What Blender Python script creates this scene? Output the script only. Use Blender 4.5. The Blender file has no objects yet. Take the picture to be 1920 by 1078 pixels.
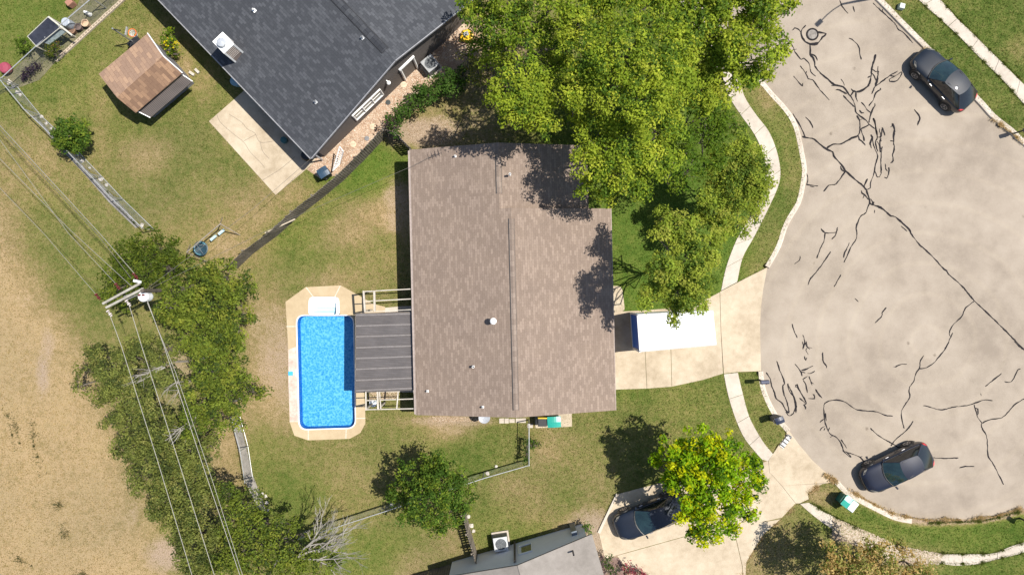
import bpy, math, random
import numpy as np
from mathutils import Vector, Matrix
from mathutils.geometry import tessellate_polygon
random.seed(7); RNG = np.random.default_rng(11)
C = bpy.context.scene.collection
sc = bpy.context.scene
# ---------------------------------------------------------------- camera, sky, sun, exposure
CAM_H = 42.667
cam_d = bpy.data.cameras.new('camera'); cam_d.lens = 24; cam_d.sensor_width = 36
cam_d.clip_start = 0.5; cam_d.clip_end = 2000
cam = bpy.data.objects.new('camera', cam_d); C.objects.link(cam)
cam.location = (0, 0, CAM_H); cam.rotation_euler = (0, 0, 0); sc.camera = cam
SUNV = Vector((.50, .10, 1)).normalized()          # towards the sun
elev = math.asin(SUNV.z); azim = math.atan2(SUNV.x, SUNV.y)
w = bpy.data.worlds.new('World'); sc.world = w; w.use_nodes = True
nt = w.node_tree; bg = nt.nodes['Background']
sky = nt.nodes.new('ShaderNodeTexSky'); sky.sky_type = 'NISHITA'; sky.sun_disc = False
sky.sun_elevation = elev; sky.sun_rotation = azim
nt.links.new(sky.outputs[0], bg.inputs[0]); bg.inputs[1].default_value = 0.082
sd = bpy.data.lights.new('sun', 'SUN'); sd.energy = 4.4; sd.angle = math.radians(.5); sd.color = (1, .95, .86)
so = bpy.data.objects.new('sun', sd); C.objects.link(so); so.location = (20, 10, 60)
so.rotation_euler = SUNV.to_track_quat('Z', 'Y').to_euler()
sc.view_settings.view_transform = 'Standard'; sc.view_settings.look = 'None'
sc.view_settings.exposure = 0.66; sc.view_settings.gamma = 1
sc.cycles.max_bounces = 6; sc.cycles.transparent_max_bounces = 12
sc.cycles.caustics_reflective = False; sc.cycles.caustics_refractive = False

# ---------------------------------------------------------------- helpers
def W(px, py, z=0.0):
    """point of the place seen at photo pixel (px,py), lying at height z (surveyed from the photo)"""
    k = (CAM_H - z) / 1280.0
    return Vector(((px - 960) * k, (539 - py) * k, z))
def WP(pts, z=0.0): return [W(a, b, z) for a, b in pts]
def zz(ox, oy, s, pts): return [(ox + x * s, oy + y * s) for x, y in pts]

def tag(o, label=None, cat=None, group=None, kind=None):
    if label: o['label'] = label
    if cat: o['category'] = cat
    if group: o['group'] = group
    if kind: o['kind'] = kind
    return o
def empty(name, loc, label=None, cat=None, group=None, rz=0):
    o = bpy.data.objects.new(name, None); C.objects.link(o); o.empty_display_size = .3
    o.location = loc; o.rotation_euler = (0, 0, rz)
    o['org'] = tuple(loc)
    return tag(o, label, cat, group)
def copy_tree(o, loc, rz=0, label=None):
    r = o.copy(); C.objects.link(r); r.location = loc; r.rotation_euler = (0, 0, rz)
    if label: r['label'] = label
    for ch in [x for x in C.objects if x.parent == o]:
        c = ch.copy(); C.objects.link(c); c.parent = r
        for g in [x for x in C.objects if x.parent == ch]:
            d = g.copy(); C.objects.link(d); d.parent = c
    return r

def np_mesh(name, verts, faces, mat, parent=None, colors=None, smooth=False, org=None):
    """verts (N,3), faces (M,k) arrays"""
    verts = np.asarray(verts, dtype=np.float32).copy(); faces = np.asarray(faces, dtype=np.int32)
    if org is not None: verts -= np.array(org, dtype=np.float32)
    me = bpy.data.meshes.new(name)
    n, k = faces.shape
    me.vertices.add(len(verts)); me.vertices.foreach_set('co', verts.ravel())
    me.loops.add(n * k); me.loops.foreach_set('vertex_index', faces.ravel())
    me.polygons.add(n); me.polygons.foreach_set('loop_start', np.arange(0, n * k, k, dtype=np.int32))
    me.polygons.foreach_set('loop_total', np.full(n, k, dtype=np.int32))
    if smooth: me.polygons.foreach_set('use_smooth', np.ones(n, dtype=bool))
    me.materials.append(mat)
    if colors is not None:
        a = me.color_attributes.new('tint', 'FLOAT_COLOR', 'POINT')
        cc = np.ones((len(verts), 4), dtype=np.float32); cc[:, :3] = colors
        a.data.foreach_set('color', cc.ravel())
    me.update(); me.validate()
    o = bpy.data.objects.new(name, me); C.objects.link(o)
    if org is not None and parent is None: o.location = org
    if parent: o.parent = parent
    return o

def orgof(p):
    v = Vector((0, 0, 0))
    while p is not None:
        v = v + Vector(p.location); p = p.parent
    return v

class MB:
    def __init__(s): s.v = []; s.f = []; s.mi = []; s.cur = 0
    def add(s, vs, fs):
        b = len(s.v); s.v += [tuple(v) for v in vs]; s.f += [tuple(b + i for i in f) for f in fs]; s.mi += [s.cur] * len(fs)
    def hexa(s, b4, t4):
        s.add(list(b4) + list(t4), [(3, 2, 1, 0), (4, 5, 6, 7), (0, 1, 5, 4), (1, 2, 6, 5), (2, 3, 7, 6), (3, 0, 4, 7)])
    def box(s, c, size, rz=0, M=None):
        hx, hy, hz = size[0] / 2, size[1] / 2, size[2] / 2
        ca, sa = math.cos(rz), math.sin(rz)
        P = []
        for z in (-hz, hz):
            for x, y in ((-hx, -hy), (hx, -hy), (hx, hy), (-hx, hy)):
                p = Vector((x * ca - y * sa, x * sa + y * ca, z))
                if M is not None: p = M @ Vector((x, y, z))
                P.append(p + Vector(c))
        s.hexa(P[:4], P[4:])
    def bar(s, a, b, wd, ht):
        """box beam from a to b, width wd (horizontal), height ht"""
        a, b = Vector(a), Vector(b); d = (b - a).normalized()
        side = d.cross(Vector((0, 0, 1)))
        side = side.normalized() if side.length > 1e-4 else Vector((1, 0, 0))
        up = side.cross(d).normalized()
        side *= wd / 2; up *= ht / 2
        s.hexa([a - side - up, a + side - up, a + side + up, a - side + up], [b - side - up, b + side - up, b + side + up, b - side + up])
    def tube(s, pts, r, n=6, cap=True):
        pts = [Vector(p) for p in pts]; rs = r if isinstance(r, (list, tuple)) else [r] * len(pts)
        rings = []
        for i, p in enumerate(pts):
            d = (pts[min(i + 1, len(pts) - 1)] - pts[max(i - 1, 0)]).normalized()
            x = d.cross(Vector((0, 0, 1)))
            x = x.normalized() if x.length > 1e-3 else Vector((1, 0, 0))
            y = d.cross(x).normalized()
            rings.append([p + rs[i] * (math.cos(t) * x + math.sin(t) * y) for t in [2 * math.pi * k / n for k in range(n)]])
        vs = [v for rg in rings for v in rg]; fs = []
        for i in range(len(pts) - 1):
            for k in range(n):
                k2 = (k + 1) % n
                fs.append((i * n + k, i * n + k2, (i + 1) * n + k2, (i + 1) * n + k))
        if cap: fs += [tuple(range(n)), tuple(range((len(pts) - 1) * n, len(pts) * n))]
        s.add(vs, fs)
    def lathe(s, c, prof, n=24):
        """prof [(r,z)...] around vertical axis at c"""
        c = Vector(c); vs = []; fs = []
        for r, z in prof:
            for k in range(n):
                t = 2 * math.pi * k / n; vs.append(c + Vector((r * math.cos(t), r * math.sin(t), z)))
        for i in range(len(prof) - 1):
            for k in range(n):
                k2 = (k + 1) % n; fs.append((i * n + k, i * n + k2, (i + 1) * n + k2, (i + 1) * n + k))
        if prof[-1][0] > 1e-4: fs.append(tuple(range((len(prof) - 1) * n, len(prof) * n)))
        s.add(vs, fs)
    def prism(s, poly, z0, z1, holes=None):
        """poly list of (x,y); top surface z1 may be callable"""
        rings = [[Vector((p[0], p[1], 0)) for p in poly]] + [[Vector((p[0], p[1], 0)) for p in h] for h in (holes or [])]
        tris = tessellate_polygon(rings); allp = [p for r in rings for p in r]
        zt = z1 if callable(z1) else (lambda x, y: z1)
        zb = z0 if callable(z0) else (lambda x, y: z0)
        top = [(p.x, p.y, zt(p.x, p.y)) for p in allp]; bot = [(p.x, p.y, zb(p.x, p.y)) for p in allp]
        n = len(allp); fs = []
        for t in tris:
            a, b, c = [allp[i] for i in t]
            ccw = (b - a).cross(c - a).z > 0
            t = tuple(t) if ccw else tuple(reversed(t))
            fs.append(t); fs.append(tuple(n + i for i in reversed(t)))
        st = 0
        for r in rings:
            m = len(r)
            for i in range(m):
                j = (i + 1) % m; fs.append((st + i, st + j, n + st + j, n + st + i))
            st += m
        s.add(top + bot, fs)
    def poly(s, pts):
        s.add(pts, [tuple(range(len(pts)))])
    def build(s, name, mat, parent=None, smooth=False, bevel=0, org=None):
        me = bpy.data.meshes.new(name)
        off = Vector(org) if org is not None else (orgof(parent) if parent is not None else Vector((0, 0, 0)))
        me.from_pydata([(v[0] - off.x, v[1] - off.y, v[2] - off.z) for v in s.v], [], s.f)
        mats = mat if isinstance(mat, (list, tuple)) else [mat]
        for m in mats: me.materials.append(m)
        if len(mats) > 1: me.polygons.foreach_set('material_index', s.mi)
        import bmesh
        bm = bmesh.new(); bm.from_mesh(me); bmesh.ops.recalc_face_normals(bm, faces=bm.faces); bm.to_mesh(me); bm.free()
        if smooth:
            for p in me.polygons: p.use_smooth = True
        me.update()
        o = bpy.data.objects.new(name, me); C.objects.link(o)
        if org is not None and parent is None: o.location = org
        if parent is not None: o.parent = parent
        if bevel:
            m = o.modifiers.new('bevel', 'BEVEL'); m.width = bevel; m.segments = 2; m.limit_method = 'ANGLE'
        return o

# ---------------------------------------------------------------- materials
def newmat(name):
    m = bpy.data.materials.new(name); m.use_nodes = True
    n = m.node_tree; return m, n, n.nodes['Principled BSDF']
def N(n, t, **kw):
    x = n.nodes.new(t)
    for k, v in kw.items(): setattr(x, k, v)
    return x
def coords(n, rot=0.0, scale=(1, 1, 1)):
    tc = N(n, 'ShaderNodeTexCoord'); mp = N(n, 'ShaderNodeMapping')
    mp.inputs['Rotation'].default_value = (0, 0, rot); mp.inputs['Scale'].default_value = scale
    n.links.new(tc.outputs['Object'], mp.inputs['Vector']); return mp.outputs[0]
def noise(n, vec, scale, detail=4, rough=.6):
    x = N(n, 'ShaderNodeTexNoise'); x.inputs['Scale'].default_value = scale; x.inputs['Detail'].default_value = detail
    x.inputs['Roughness'].default_value = rough; n.links.new(vec, x.inputs['Vector']); return x.outputs['Fac']
def ramp(n, fac, stops, interp='LINEAR'):
    r = N(n, 'ShaderNodeValToRGB'); cr = r.color_ramp; cr.interpolation = interp
    while len(cr.elements) > 1: cr.elements.remove(cr.elements[-1])
    cr.elements[0].position = stops[0][0]; cr.elements[0].color = (*stops[0][1], 1)
    for p, c in stops[1:]:
        e = cr.elements.new(p); e.color = (*c, 1)
    n.links.new(fac, r.inputs[0]); return r.outputs[0]
def math_(n, op, a, b=None, c=None, clamp=False):
    x = N(n, 'ShaderNodeMath', operation=op); x.use_clamp = clamp
    for i, v in enumerate((a, b, c)):
        if v is None: continue
        if isinstance(v, (int, float)): x.inputs[i].default_value = v
        else: n.links.new(v, x.inputs[i])
    return x.outputs[0]
def mixc(n, fac, a, b, mode='MIX'):
    x = N(n, 'ShaderNodeMix', data_type='RGBA', blend_type=mode)
    for i, v in ((0, fac), (6, a), (7, b)):
        if isinstance(v, (int, float)): x.inputs[i].default_value = v
        elif isinstance(v, tuple): x.inputs[i].default_value = (*v, 1)
        else: n.links.new(v, x.inputs[i])
    return x.outputs[2]
def bump(n, bsdf, h, strength=.3, dist=.02):
    b = N(n, 'ShaderNodeBump'); b.inputs['Strength'].default_value = strength; b.inputs['Distance'].default_value = dist
    n.links.new(h, b.inputs['Height']); n.links.new(b.outputs[0], bsdf.inputs['Normal'])
MATS = {}
def plain(name, col, rough=.6, metal=0, var=.18, scale=6, coat=0, spec=.5, bumps=0):
    if name in MATS: return MATS[name]
    m, n, b = newmat(name); v = coords(n)
    f = noise(n, v, scale)
    d = tuple(c * (1 - var) for c in col); u = tuple(min(1, c * (1 + var)) for c in col)
    n.links.new(ramp(n, f, [(.3, d), (.7, u)]), b.inputs['Base Color'])
    b.inputs['Roughness'].default_value = rough; b.inputs['Metallic'].default_value = metal
    b.inputs['Coat Weight'].default_value = coat; b.inputs['Specular IOR Level'].default_value = spec
    if bumps: bump(n, b, noise(n, v, scale * 8), bumps, .02)
    MATS[name] = m; return m
def grain(name, cols, scales=(.35, 3, 30), rough=.85, bs=.3, contrast=1.0):
    """mottled mineral surface: large stains + fine grain; cols dark, mid, light"""
    if name in MATS: return MATS[name]
    m, n, b = newmat(name); v = coords(n)
    a = noise(n, v, scales[0], 5); c = noise(n, v, scales[1], 5); d = noise(n, v, scales[2], 3)
    s = math_(n, 'MULTIPLY', a, .5); s = math_(n, 'MULTIPLY_ADD', c, .28, s); s = math_(n, 'MULTIPLY_ADD', d, .22, s)
    w_ = .16 / contrast
    n.links.new(ramp(n, s, [(.5 - w_, cols[0]), (.5, cols[1]), (.5 + w_, cols[2])]), b.inputs['Base Color'])
    b.inputs['Roughness'].default_value = rough; b.inputs['Specular IOR Level'].default_value = .3
    bump(n, b, d, bs, .01); MATS[name] = m; return m
def shingle(name, c1, c2, cm, rot, wid=.30, row=.14, patch=(1, 1, 1), mort=.007):
    m, n, b = newmat(name); v = coords(n, rot)
    br = N(n, 'ShaderNodeTexBrick'); br.offset = .5; br.offset_frequency = 2
    for k, val in (('Color1', (*c1, 1)), ('Color2', (*c2, 1)), ('Mortar', (*cm, 1)), ('Scale', 1), ('Mortar Size', mort), ('Mortar Smooth', .3), ('Bias', -.35), ('Brick Width', wid), ('Row Height', row)):
        br.inputs[k].default_value = val
    n.links.new(v, br.inputs['Vector'])
    big = noise(n, v, .5, 4); fine = noise(n, v, 22, 3)
    k = ramp(n, big, [(.3, (.93, .92, .92)), (.7, (1.05, 1.04, 1.02))])
    k2 = ramp(n, fine, [(.3, (.85, .85, .85)), (.7, (1.14, 1.14, 1.14))])
    c = mixc(n, 1.0, br.outputs['Color'], k, 'MULTIPLY'); c = mixc(n, 1.0, c, k2, 'MULTIPLY')
    n.links.new(c, b.inputs['Base Color']); b.inputs['Roughness'].default_value = .9; b.inputs['Specular IOR Level'].default_value = .25
    h = math_(n, 'MULTIPLY_ADD', fine, .4, br.outputs['Fac'])
    bump(n, b, fine, .35, .01); return m
def stripes(name, c1, c2, per, rot, rough=.5, metal=0, wear=.15, duty=.5):
    m, n, b = newmat(name); v = coords(n, rot)
    wv = N(n, 'ShaderNodeTexWave', wave_type='BANDS', bands_direction='X'); wv.inputs['Scale'].default_value = .314159 / per; wv.inputs['Distortion'].default_value = 0
    n.links.new(v, wv.inputs['Vector'])
    c = mixc(n, wv.outputs['Fac'], c1, c2); k = ramp(n, noise(n, v, 1.3, 5), [(.3, (1 - wear,) * 3), (.7, (1 + wear,) * 3)])
    n.links.new(mixc(n, 1.0, c, k, 'MULTIPLY'), b.inputs['Base Color'])
    b.inputs['Roughness'].default_value = rough; b.inputs['Metallic'].default_value = metal; return m

def leafmat(name, trans=.36):
    m, n, b = newmat(name)
    at = N(n, 'ShaderNodeAttribute'); at.attribute_name = 'tint'
    n.links.new(at.outputs['Color'], b.inputs['Base Color']); b.inputs['Roughness'].default_value = .6; b.inputs['Specular IOR Level'].default_value = .1
    tr = N(n, 'ShaderNodeBsdfTranslucent'); g = mixc(n, 1.0, at.outputs['Color'], (1.5, 1.5, .6), 'MULTIPLY'); n.links.new(g, tr.inputs['Color'])
    mx = N(n, 'ShaderNodeMixShader'); mx.inputs[0].default_value = trans
    n.links.new(b.outputs[0], mx.inputs[1]); n.links.new(tr.outputs[0], mx.inputs[2])
    n.links.new(mx.outputs[0], n.nodes['Material Output'].inputs['Surface']); return m
LEAF = leafmat('leaf')
BARK = grain('bark', [(.05, .04, .03), (.09, .075, .06), (.16, .14, .12)], (3, 12, 50))
DEAD = grain('dead_wood', [(.17, .155, .13), (.26, .24, .21), (.35, .33, .29)], (3, 12, 50))
CONC = grain('pale_concrete', [(.33, .265, .185), (.43, .355, .26), (.50, .43, .325)], (.5, 2.4, 25), contrast=1.35)
CONCW = grain('white_concrete', [(.35, .30, .25), (.46, .405, .34), (.54, .485, .415)], (.6, 4, 25))
ROAD = grain('road_surface', [(.235, .195, .155), (.30, .252, .202), (.35, .298, .243)], (.16, .9, 30), contrast=1.6)
def road_spots():
    n = ROAD.node_tree; b = n.nodes['Principled BSDF']; old = b.inputs['Base Color'].links[0].from_socket; v = coords(n)
    vo = N(n, 'ShaderNodeTexVoronoi'); vo.inputs['Scale'].default_value = .55; n.links.new(v, vo.inputs['Vector'])
    f = math_(n, 'ADD', vo.outputs['Distance'], math_(n, 'MULTIPLY', math_(n, 'SUBTRACT', noise(n, v, 9, 3), .5), .12))
    k = ramp(n, f, [(.02, (.62, .6, .58)), (.075, (1, 1, 1))]); c = mixc(n, 1.0, old, k, 'MULTIPLY')
    # faint turning marks: rings of lighter rubbed surface
    mp = N(n, 'ShaderNodeMapping'); mp.inputs['Location'].default_value = (-26, 3.5, 0); n.links.new(v, mp.inputs['Vector'])
    wv = N(n, 'ShaderNodeTexWave', wave_type='RINGS', rings_direction='Z'); wv.inputs['Scale'].default_value = .16; wv.inputs['Distortion'].default_value = 2.5; wv.inputs['Detail Scale'].default_value = .6; n.links.new(mp.outputs[0], wv.inputs['Vector'])
    k2 = ramp(n, wv.outputs['Fac'], [(0, (.99, .99, .99)), (.9, (1, 1, 1)), (.99, (1.04, 1.04, 1.03))]); c = mixc(n, 1.0, c, k2, 'MULTIPLY')
    n.links.new(c, b.inputs['Base Color'])
road_spots()
TAR = plain('tar', (.018, .016, .018), .85, var=.3, spec=.15)
WHITE = plain('white_paint', (.8, .8, .79), .5, var=.05)
GREYM = plain('galvanised_metal', (.42, .43, .44), .45, .6, var=.12)
DARKM = plain('dark_metal', (.03, .03, .035), .4, .3)
BLACK = plain('black_plastic', (.018, .018, .02), .45)
GLASSD = plain('dark_glass', (.02, .03, .035), .06, 0, var=.3, scale=1.5, spec=.8)
WOODG = grain('weathered_wood', [(.11, .09, .075), (.19, .16, .13), (.30, .26, .22)], (1.2, 8, 40), contrast=1.1)
TIMBER = grain('pale_timber', [(.34, .30, .25), (.46, .42, .36), (.58, .54, .48)], (1.5, 8, 40))
# ---------------------------------------------------------------- outlines surveyed from the photograph (pixels)
KERB_L = [(1100,-175),(1275,0),(1380,105),(1428,153),(1449,177),(1466,195),(1482,215),(1493,236),(1499,257),(1506,292),(1510,318),(1507,346),(1499,380),(1482,409),(1472,430),(1461,463),(1440,501)]
KERB_L2 = [(1428,696),(1431,723),(1441,751),(1458,782),(1480,807)]
APR1_ROAD = [(1440,501),(1432,543),(1428,576),(1426,610),(1427,653),(1428,696)]
APR2_ROAD = [(1480,807),(1498,832),(1524,863),(1547,884),(1570,903)]
KERB_B = [(1570,903),(1589,922),(1612,936),(1645,953),(1679,969),(1710,975),(1741,978),(1791,977),(1846,974),(1892,964),(1920,955),(1990,925)]
BULB = [(2110,830),(2190,650),(2160,470),(2060,350)]
KERB_R = [(1990,315),(1962,298),(1920,268),(1896,246),(1862,219),(1831,185),(1750,103),(1697,50),(1654,6),(1560,-88),(1460,-190)]
ROAD_PX = KERB_L + APR1_ROAD[1:] + KERB_L2[1:] + APR2_ROAD[1:] + KERB_B[1:] + BULB + KERB_R
ZR = -.12
APRON1 = [(1350,547),(1382,530),(1440,501)] + APR1_ROAD[1:] + [(1383,697),(1357,700),(1352,620)]
APRON2 = [(1441,863),(1449,851),(1480,807)] + APR2_ROAD[1:] + [(1541,907),(1514,924),(1516,935),(1499,943),(1492,943),(1466,910),(1443,885)]
POOL = (555,590),(664,590),(668,803),(560,806)

def smooth_line(pts, step=8.0):
    """Catmull-Rom resample of pixel polyline"""
    P = [np.array(p, float) for p in pts]; out = []
    for i in range(len(P) - 1):
        p0 = P[max(i - 1, 0)]; p1 = P[i]; p2 = P[i + 1]; p3 = P[min(i + 2, len(P) - 1)]
        n = max(1, int(np.linalg.norm(p2 - p1) / step))
        for k in range(n):
            t = k / n
            out.append(.5 * ((2 * p1) + (-p0 + p2) * t + (2 * p0 - 5 * p1 + 4 * p2 - p3) * t * t + (-p0 + 3 * p1 - 3 * p2 + p3) * t ** 3))
    out.append(P[-1]); return [tuple(p) for p in out]
def rounded(quad, r, n=7):
    """rounded polygon in px"""
    out = []; m = len(quad)
    for i in range(m):
        p = np.array(quad[i], float); a = np.array(quad[i - 1], float); b = np.array(quad[(i + 1) % m], float)
        da = (a - p) / np.linalg.norm(a - p); db = (b - p) / np.linalg.norm(b - p)
        s, e = p + da * r, p + db * r
        for k in range(n + 1):
            t = k / n; out.append(tuple((1 - t) ** 2 * s + 2 * t * (1 - t) * p + t * t * e))
    return out
def shrink(quad, d):
    c = np.mean(np.array(quad, float), axis=0)
    return [tuple(np.array(q) + np.sign(c - np.array(q)) * d) for q in quad]
def inside(X, Y, poly):
    r = np.zeros(X.shape, bool); n = len(poly)
    for i in range(n):
        x1, y1 = poly[i]; x2, y2 = poly[(i + 1) % n]
        if y1 == y2: continue
        c = ((y1 > Y) != (y2 > Y)) & (X < (x2 - x1) * (Y - y1) / (y2 - y1) + x1); r ^= c
    return r
def distline(X, Y, pts):
    d = np.full(X.shape, 1e9)
    for (x1, y1), (x2, y2) in zip(pts[:-1], pts[1:]):
        dx, dy = x2 - x1, y2 - y1; L = dx * dx + dy * dy + 1e-9
        t = np.clip(((X - x1) * dx + (Y - y1) * dy) / L, 0, 1)
        d = np.minimum(d, np.hypot(X - x1 - t * dx, Y - y1 - t * dy))
    return d

# ---------------------------------------------------------------- ground: one sheet, its turf colours as soft patches
def axis(lo, hi, step, far):
    a = list(np.arange(lo, hi + 1e-6, step)); out = []; s = step; x = hi
    while x < far: s *= 1.6; x += s; out.append(x)
    neg = [lo - (o - hi) for o in out]
    return np.array(neg[::-1] + a + out)
gx = axis(-36, 36, .2, 420); gy = axis(-21, 21, .2, 420)
GX, GY = np.meshgrid(gx, gy); PX = GX * 30 + 960; PY = 539 - GY * 30
# channels: dryness, lushness (saturated watered green), bare soil
PATCH = [  # px, py, rx, ry, dry, lush, soil, weight
 (60,60,190,120,.25,.75,0,1),(20,130,60,60,.35,.4,0,.8),(200,60,90,70,.5,.1,0,.7),(200,200,120,90,.4,.1,0,.8),(270,290,45,40,.85,0,.2,.8),(190,220,18,70,.8,0,.1,.6),
 (150,330,60,60,.5,.15,0,.7),(130,380,50,50,.55,.1,0,.6),(320,350,90,70,.38,.1,0,.8),(340,400,60,50,.62,0,.05,.6),(430,400,50,40,.68,0,.1,.6),(400,300,50,60,.42,.15,0,.7),(250,240,60,25,.3,.35,0,.7),
 (370,180,40,40,.35,.3,0,.6),(300,60,60,60,.6,0,0,.6),(380,165,20,30,.8,0,.4,.7),(345,130,15,20,.8,0,.5,.7),
 (60,450,45,80,.32,.1,0,1.2),(120,430,60,60,.38,.15,0,1),(100,300,60,50,.7,0,0,.6),(60,260,60,60,.6,.1,0,.5),(135,570,55,80,.3,.1,0,1.3),(30,380,60,50,.6,0,0,.5),(170,620,35,60,.36,.05,0,.8),
 (560,370,70,25,.6,0,.2,.7),(480,400,40,40,.7,0,.2,.7),(560,370,30,25,.8,0,.2,.6),(450,470,40,30,.85,0,.5,.8),(520,320,20,60,.6,0,0,.5),
 (700,310,50,45,.05,1,0,1),(660,340,60,35,.12,.7,0,.9),(600,390,50,30,.25,.5,0,.8),(560,440,60,25,.25,.5,0,.8),(740,390,25,60,.9,0,.75,.9),(690,400,70,35,.82,0,.15,.85),(640,440,60,30,.8,0,.1,.7),
 (560,490,80,35,.3,.35,0,.85),(500,520,40,40,.5,.1,0,.7),(700,470,60,50,.5,.05,0,.7),(610,520,60,25,.78,0,.1,.6),(720,450,25,15,.25,.4,0,.6),(560,535,25,10,.25,.4,0,.5),(480,490,50,40,.55,.1,.1,.6),
 (500,600,30,60,.75,0,.3,.8),(515,680,28,90,.92,0,.65,.9),(500,760,30,50,.8,0,.2,.8),(490,840,30,60,.3,.35,0,.8),(440,800,40,40,.85,0,.3,.6),(430,880,30,60,.8,0,.1,.6),
 (640,860,120,40,.52,.1,0,.8),(560,920,60,50,.22,.45,0,.9),(650,900,60,40,.6,.05,0,.7),(690,880,40,40,.4,.2,0,.6),(740,820,60,40,.45,.2,0,.7),(650,960,60,30,.6,.05,0,.5),
 (700,1030,90,60,.3,.5,0,.85),(640,960,40,30,.55,.1,0,.5),(770,1060,35,30,.8,0,.4,.8),(840,1030,40,40,.7,0,.3,.8),(720,980,60,20,.5,.1,0,.6),(830,1060,30,30,.35,.3,0,.5),
 (850,805,40,22,.92,0,.5,.85),(840,790,80,8,.9,0,.8,.8),(900,840,70,40,.25,.35,0,.85),(880,870,60,30,.2,.45,0,.7),(960,830,30,50,.4,.2,0,.6),
 (1030,830,50,40,.62,0,.15,.7),(1030,850,20,15,.9,0,.4,.7),(1100,830,60,60,.45,.1,0,.8),(1000,930,90,60,.55,.05,0,.8),(960,920,40,25,.75,0,.1,.5),(1060,930,30,30,.22,.5,0,.7),(960,1000,60,25,.28,.45,0,.7),(910,960,40,50,.3,.4,0,.7),(1120,900,50,60,.55,0,.05,.7),
 (1100,970,40,25,.85,0,.7,.85),(1110,1040,35,60,.9,0,.95,1),(1060,990,30,12,.75,0,.3,.6),(1180,870,60,60,.35,.1,0,.8),
 (1250,760,110,35,.33,.25,0,.9),(1180,740,40,15,.15,.6,0,.7),(1330,740,40,50,.3,.25,0,.8),(1320,800,80,50,.35,.15,0,.8),(1180,790,80,30,.42,.15,0,.6),
 (1290,400,150,190,.02,1,0,1.2),(1200,560,50,50,.0,1,0,1),(1340,560,40,40,.15,.8,0,1),(1150,300,150,200,.1,.8,0,.9),(1370,230,40,40,.3,.4,.1,.9),
 (820,200,60,25,.6,.05,.15,.9),(810,245,45,22,.95,0,.95,1),(900,230,80,60,.6,0,.45,.9),(960,150,120,120,.5,.1,.4,.8),(900,100,60,60,.8,0,.7,.9),(735,245,20,30,.8,0,.7,.8),
 (1400,120,60,60,.55,.1,.2,.9),(1440,175,25,35,.8,0,.35,.9),(1465,240,25,50,.35,.3,0,.9),(1485,330,20,60,.45,.15,0,.9),(1440,440,35,60,.5,.05,0,.9),(1420,500,35,25,.55,.05,0,.9),
 (1400,730,25,60,.35,.25,0,.9),(1440,820,30,40,.38,.2,0,.9),(1450,860,15,20,.8,0,.5,.9),
 (1850,60,90,90,.16,.2,0,.9),(1750,90,60,60,.2,.15,0,.9),(1860,190,50,50,.2,.15,0,.9),(1800,130,30,30,.15,.2,0,.5),(1905,90,25,20,.7,0,.1,.6),
 (1640,980,110,30,.18,.45,0,1),(1780,1005,110,30,.12,.6,0,1),(1900,990,50,40,.12,.5,0,1),(1540,935,20,15,.7,0,.3,.8),(1850,1070,110,25,.2,.5,0,.9),
 (1460,1000,40,40,.6,0,.1,1),(1440,1050,60,50,.65,0,.15,1),(1530,1040,70,60,.45,.05,.1,1),(1640,1050,80,40,.6,.0,.5,.9),(1740,1040,40,20,.6,0,.4,.7),
]
num = np.zeros(GX.shape + (3,)); den = np.full(GX.shape, .35)
num += np.array([.48, .12, .03]) * .35
for (px, py, rx, ry, a, b_, c_, wt) in PATCH:
    g = np.exp(-(((PX - px) / rx) ** 2 + ((PY - py) / ry) ** 2) * 1.2) * wt * 6
    num += g[..., None] * np.array([a, b_, c_]); den += g
GC = num / den[..., None]
# the dry field beyond the back fence
fx = np.interp(PY, [-50, 300, 390, 520, 650, 760, 900, 1000, 1120], [-120, -40, 10, 70, 165, 210, 260, 290, 330])
fld = 1 / (1 + np.exp(-(fx - PX) / 22.0))
GC[..., 0] = GC[..., 0] * (1 - fld) + fld * .9; GC[..., 1] *= (1 - fld); GC[..., 2] = GC[..., 2] * (1 - fld) + fld * .12
# bare earth beside slabs, kerbs and under the hedge line
for (px, py, rx, ry, v_) in ((80,700,18,60,.7),(45,560,40,40,.35),(90,650,20,50,.6),(310,1040,50,40,.8),(250,960,30,60,.4),(330,700,60,120,.5)):
    g = np.exp(-(((PX - px) / rx) ** 2 + ((PY - py) / ry) ** 2)) * v_; GC[..., 2] = np.maximum(GC[..., 2], g)
d_ = distline(PX, PY, KERB_B[1:-1]); GC[..., 2] = np.maximum(GC[..., 2], np.exp(-(d_ / 7) ** 2) * .8); GC[..., 0] = np.maximum(GC[..., 0], np.exp(-(d_ / 9) ** 2) * .9)
d_ = distline(PX, PY, [(1570,1003),(1620,1015),(1680,1045),(1740,1050)]); GC[..., 2] = np.maximum(GC[..., 2], np.exp(-(d_ / 14) ** 2) * .9)
GC = np.clip(GC, 0, 1)
GZ = np.zeros(GX.shape)
rd = inside(PX, PY, ROAD_PX); dk = distline(PX, PY, KERB_L + APR1_ROAD + KERB_L2 + APR2_ROAD + KERB_B + BULB + KERB_R)
GZ[rd] = -.25; GZ[(distline(PX, PY, APR1_ROAD) < 8) | (distline(PX, PY, APR2_ROAD) < 8)] = -.25
for A in (APRON1, APRON2): GZ[inside(PX, PY, A)] = -.22
pq = shrink(POOL, -5); GZ[inside(PX, PY, pq)] = -2.2; GZ[inside(PX, PY, [(578,556),(638,556),(640,600),(578,600)])] = -2.2
ny, nx = GX.shape; idx = np.arange(nx * ny).reshape(ny, nx)
F = np.stack([idx[:-1, :-1], idx[:-1, 1:], idx[1:, 1:], idx[1:, :-1]], -1).reshape(-1, 4)
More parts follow.
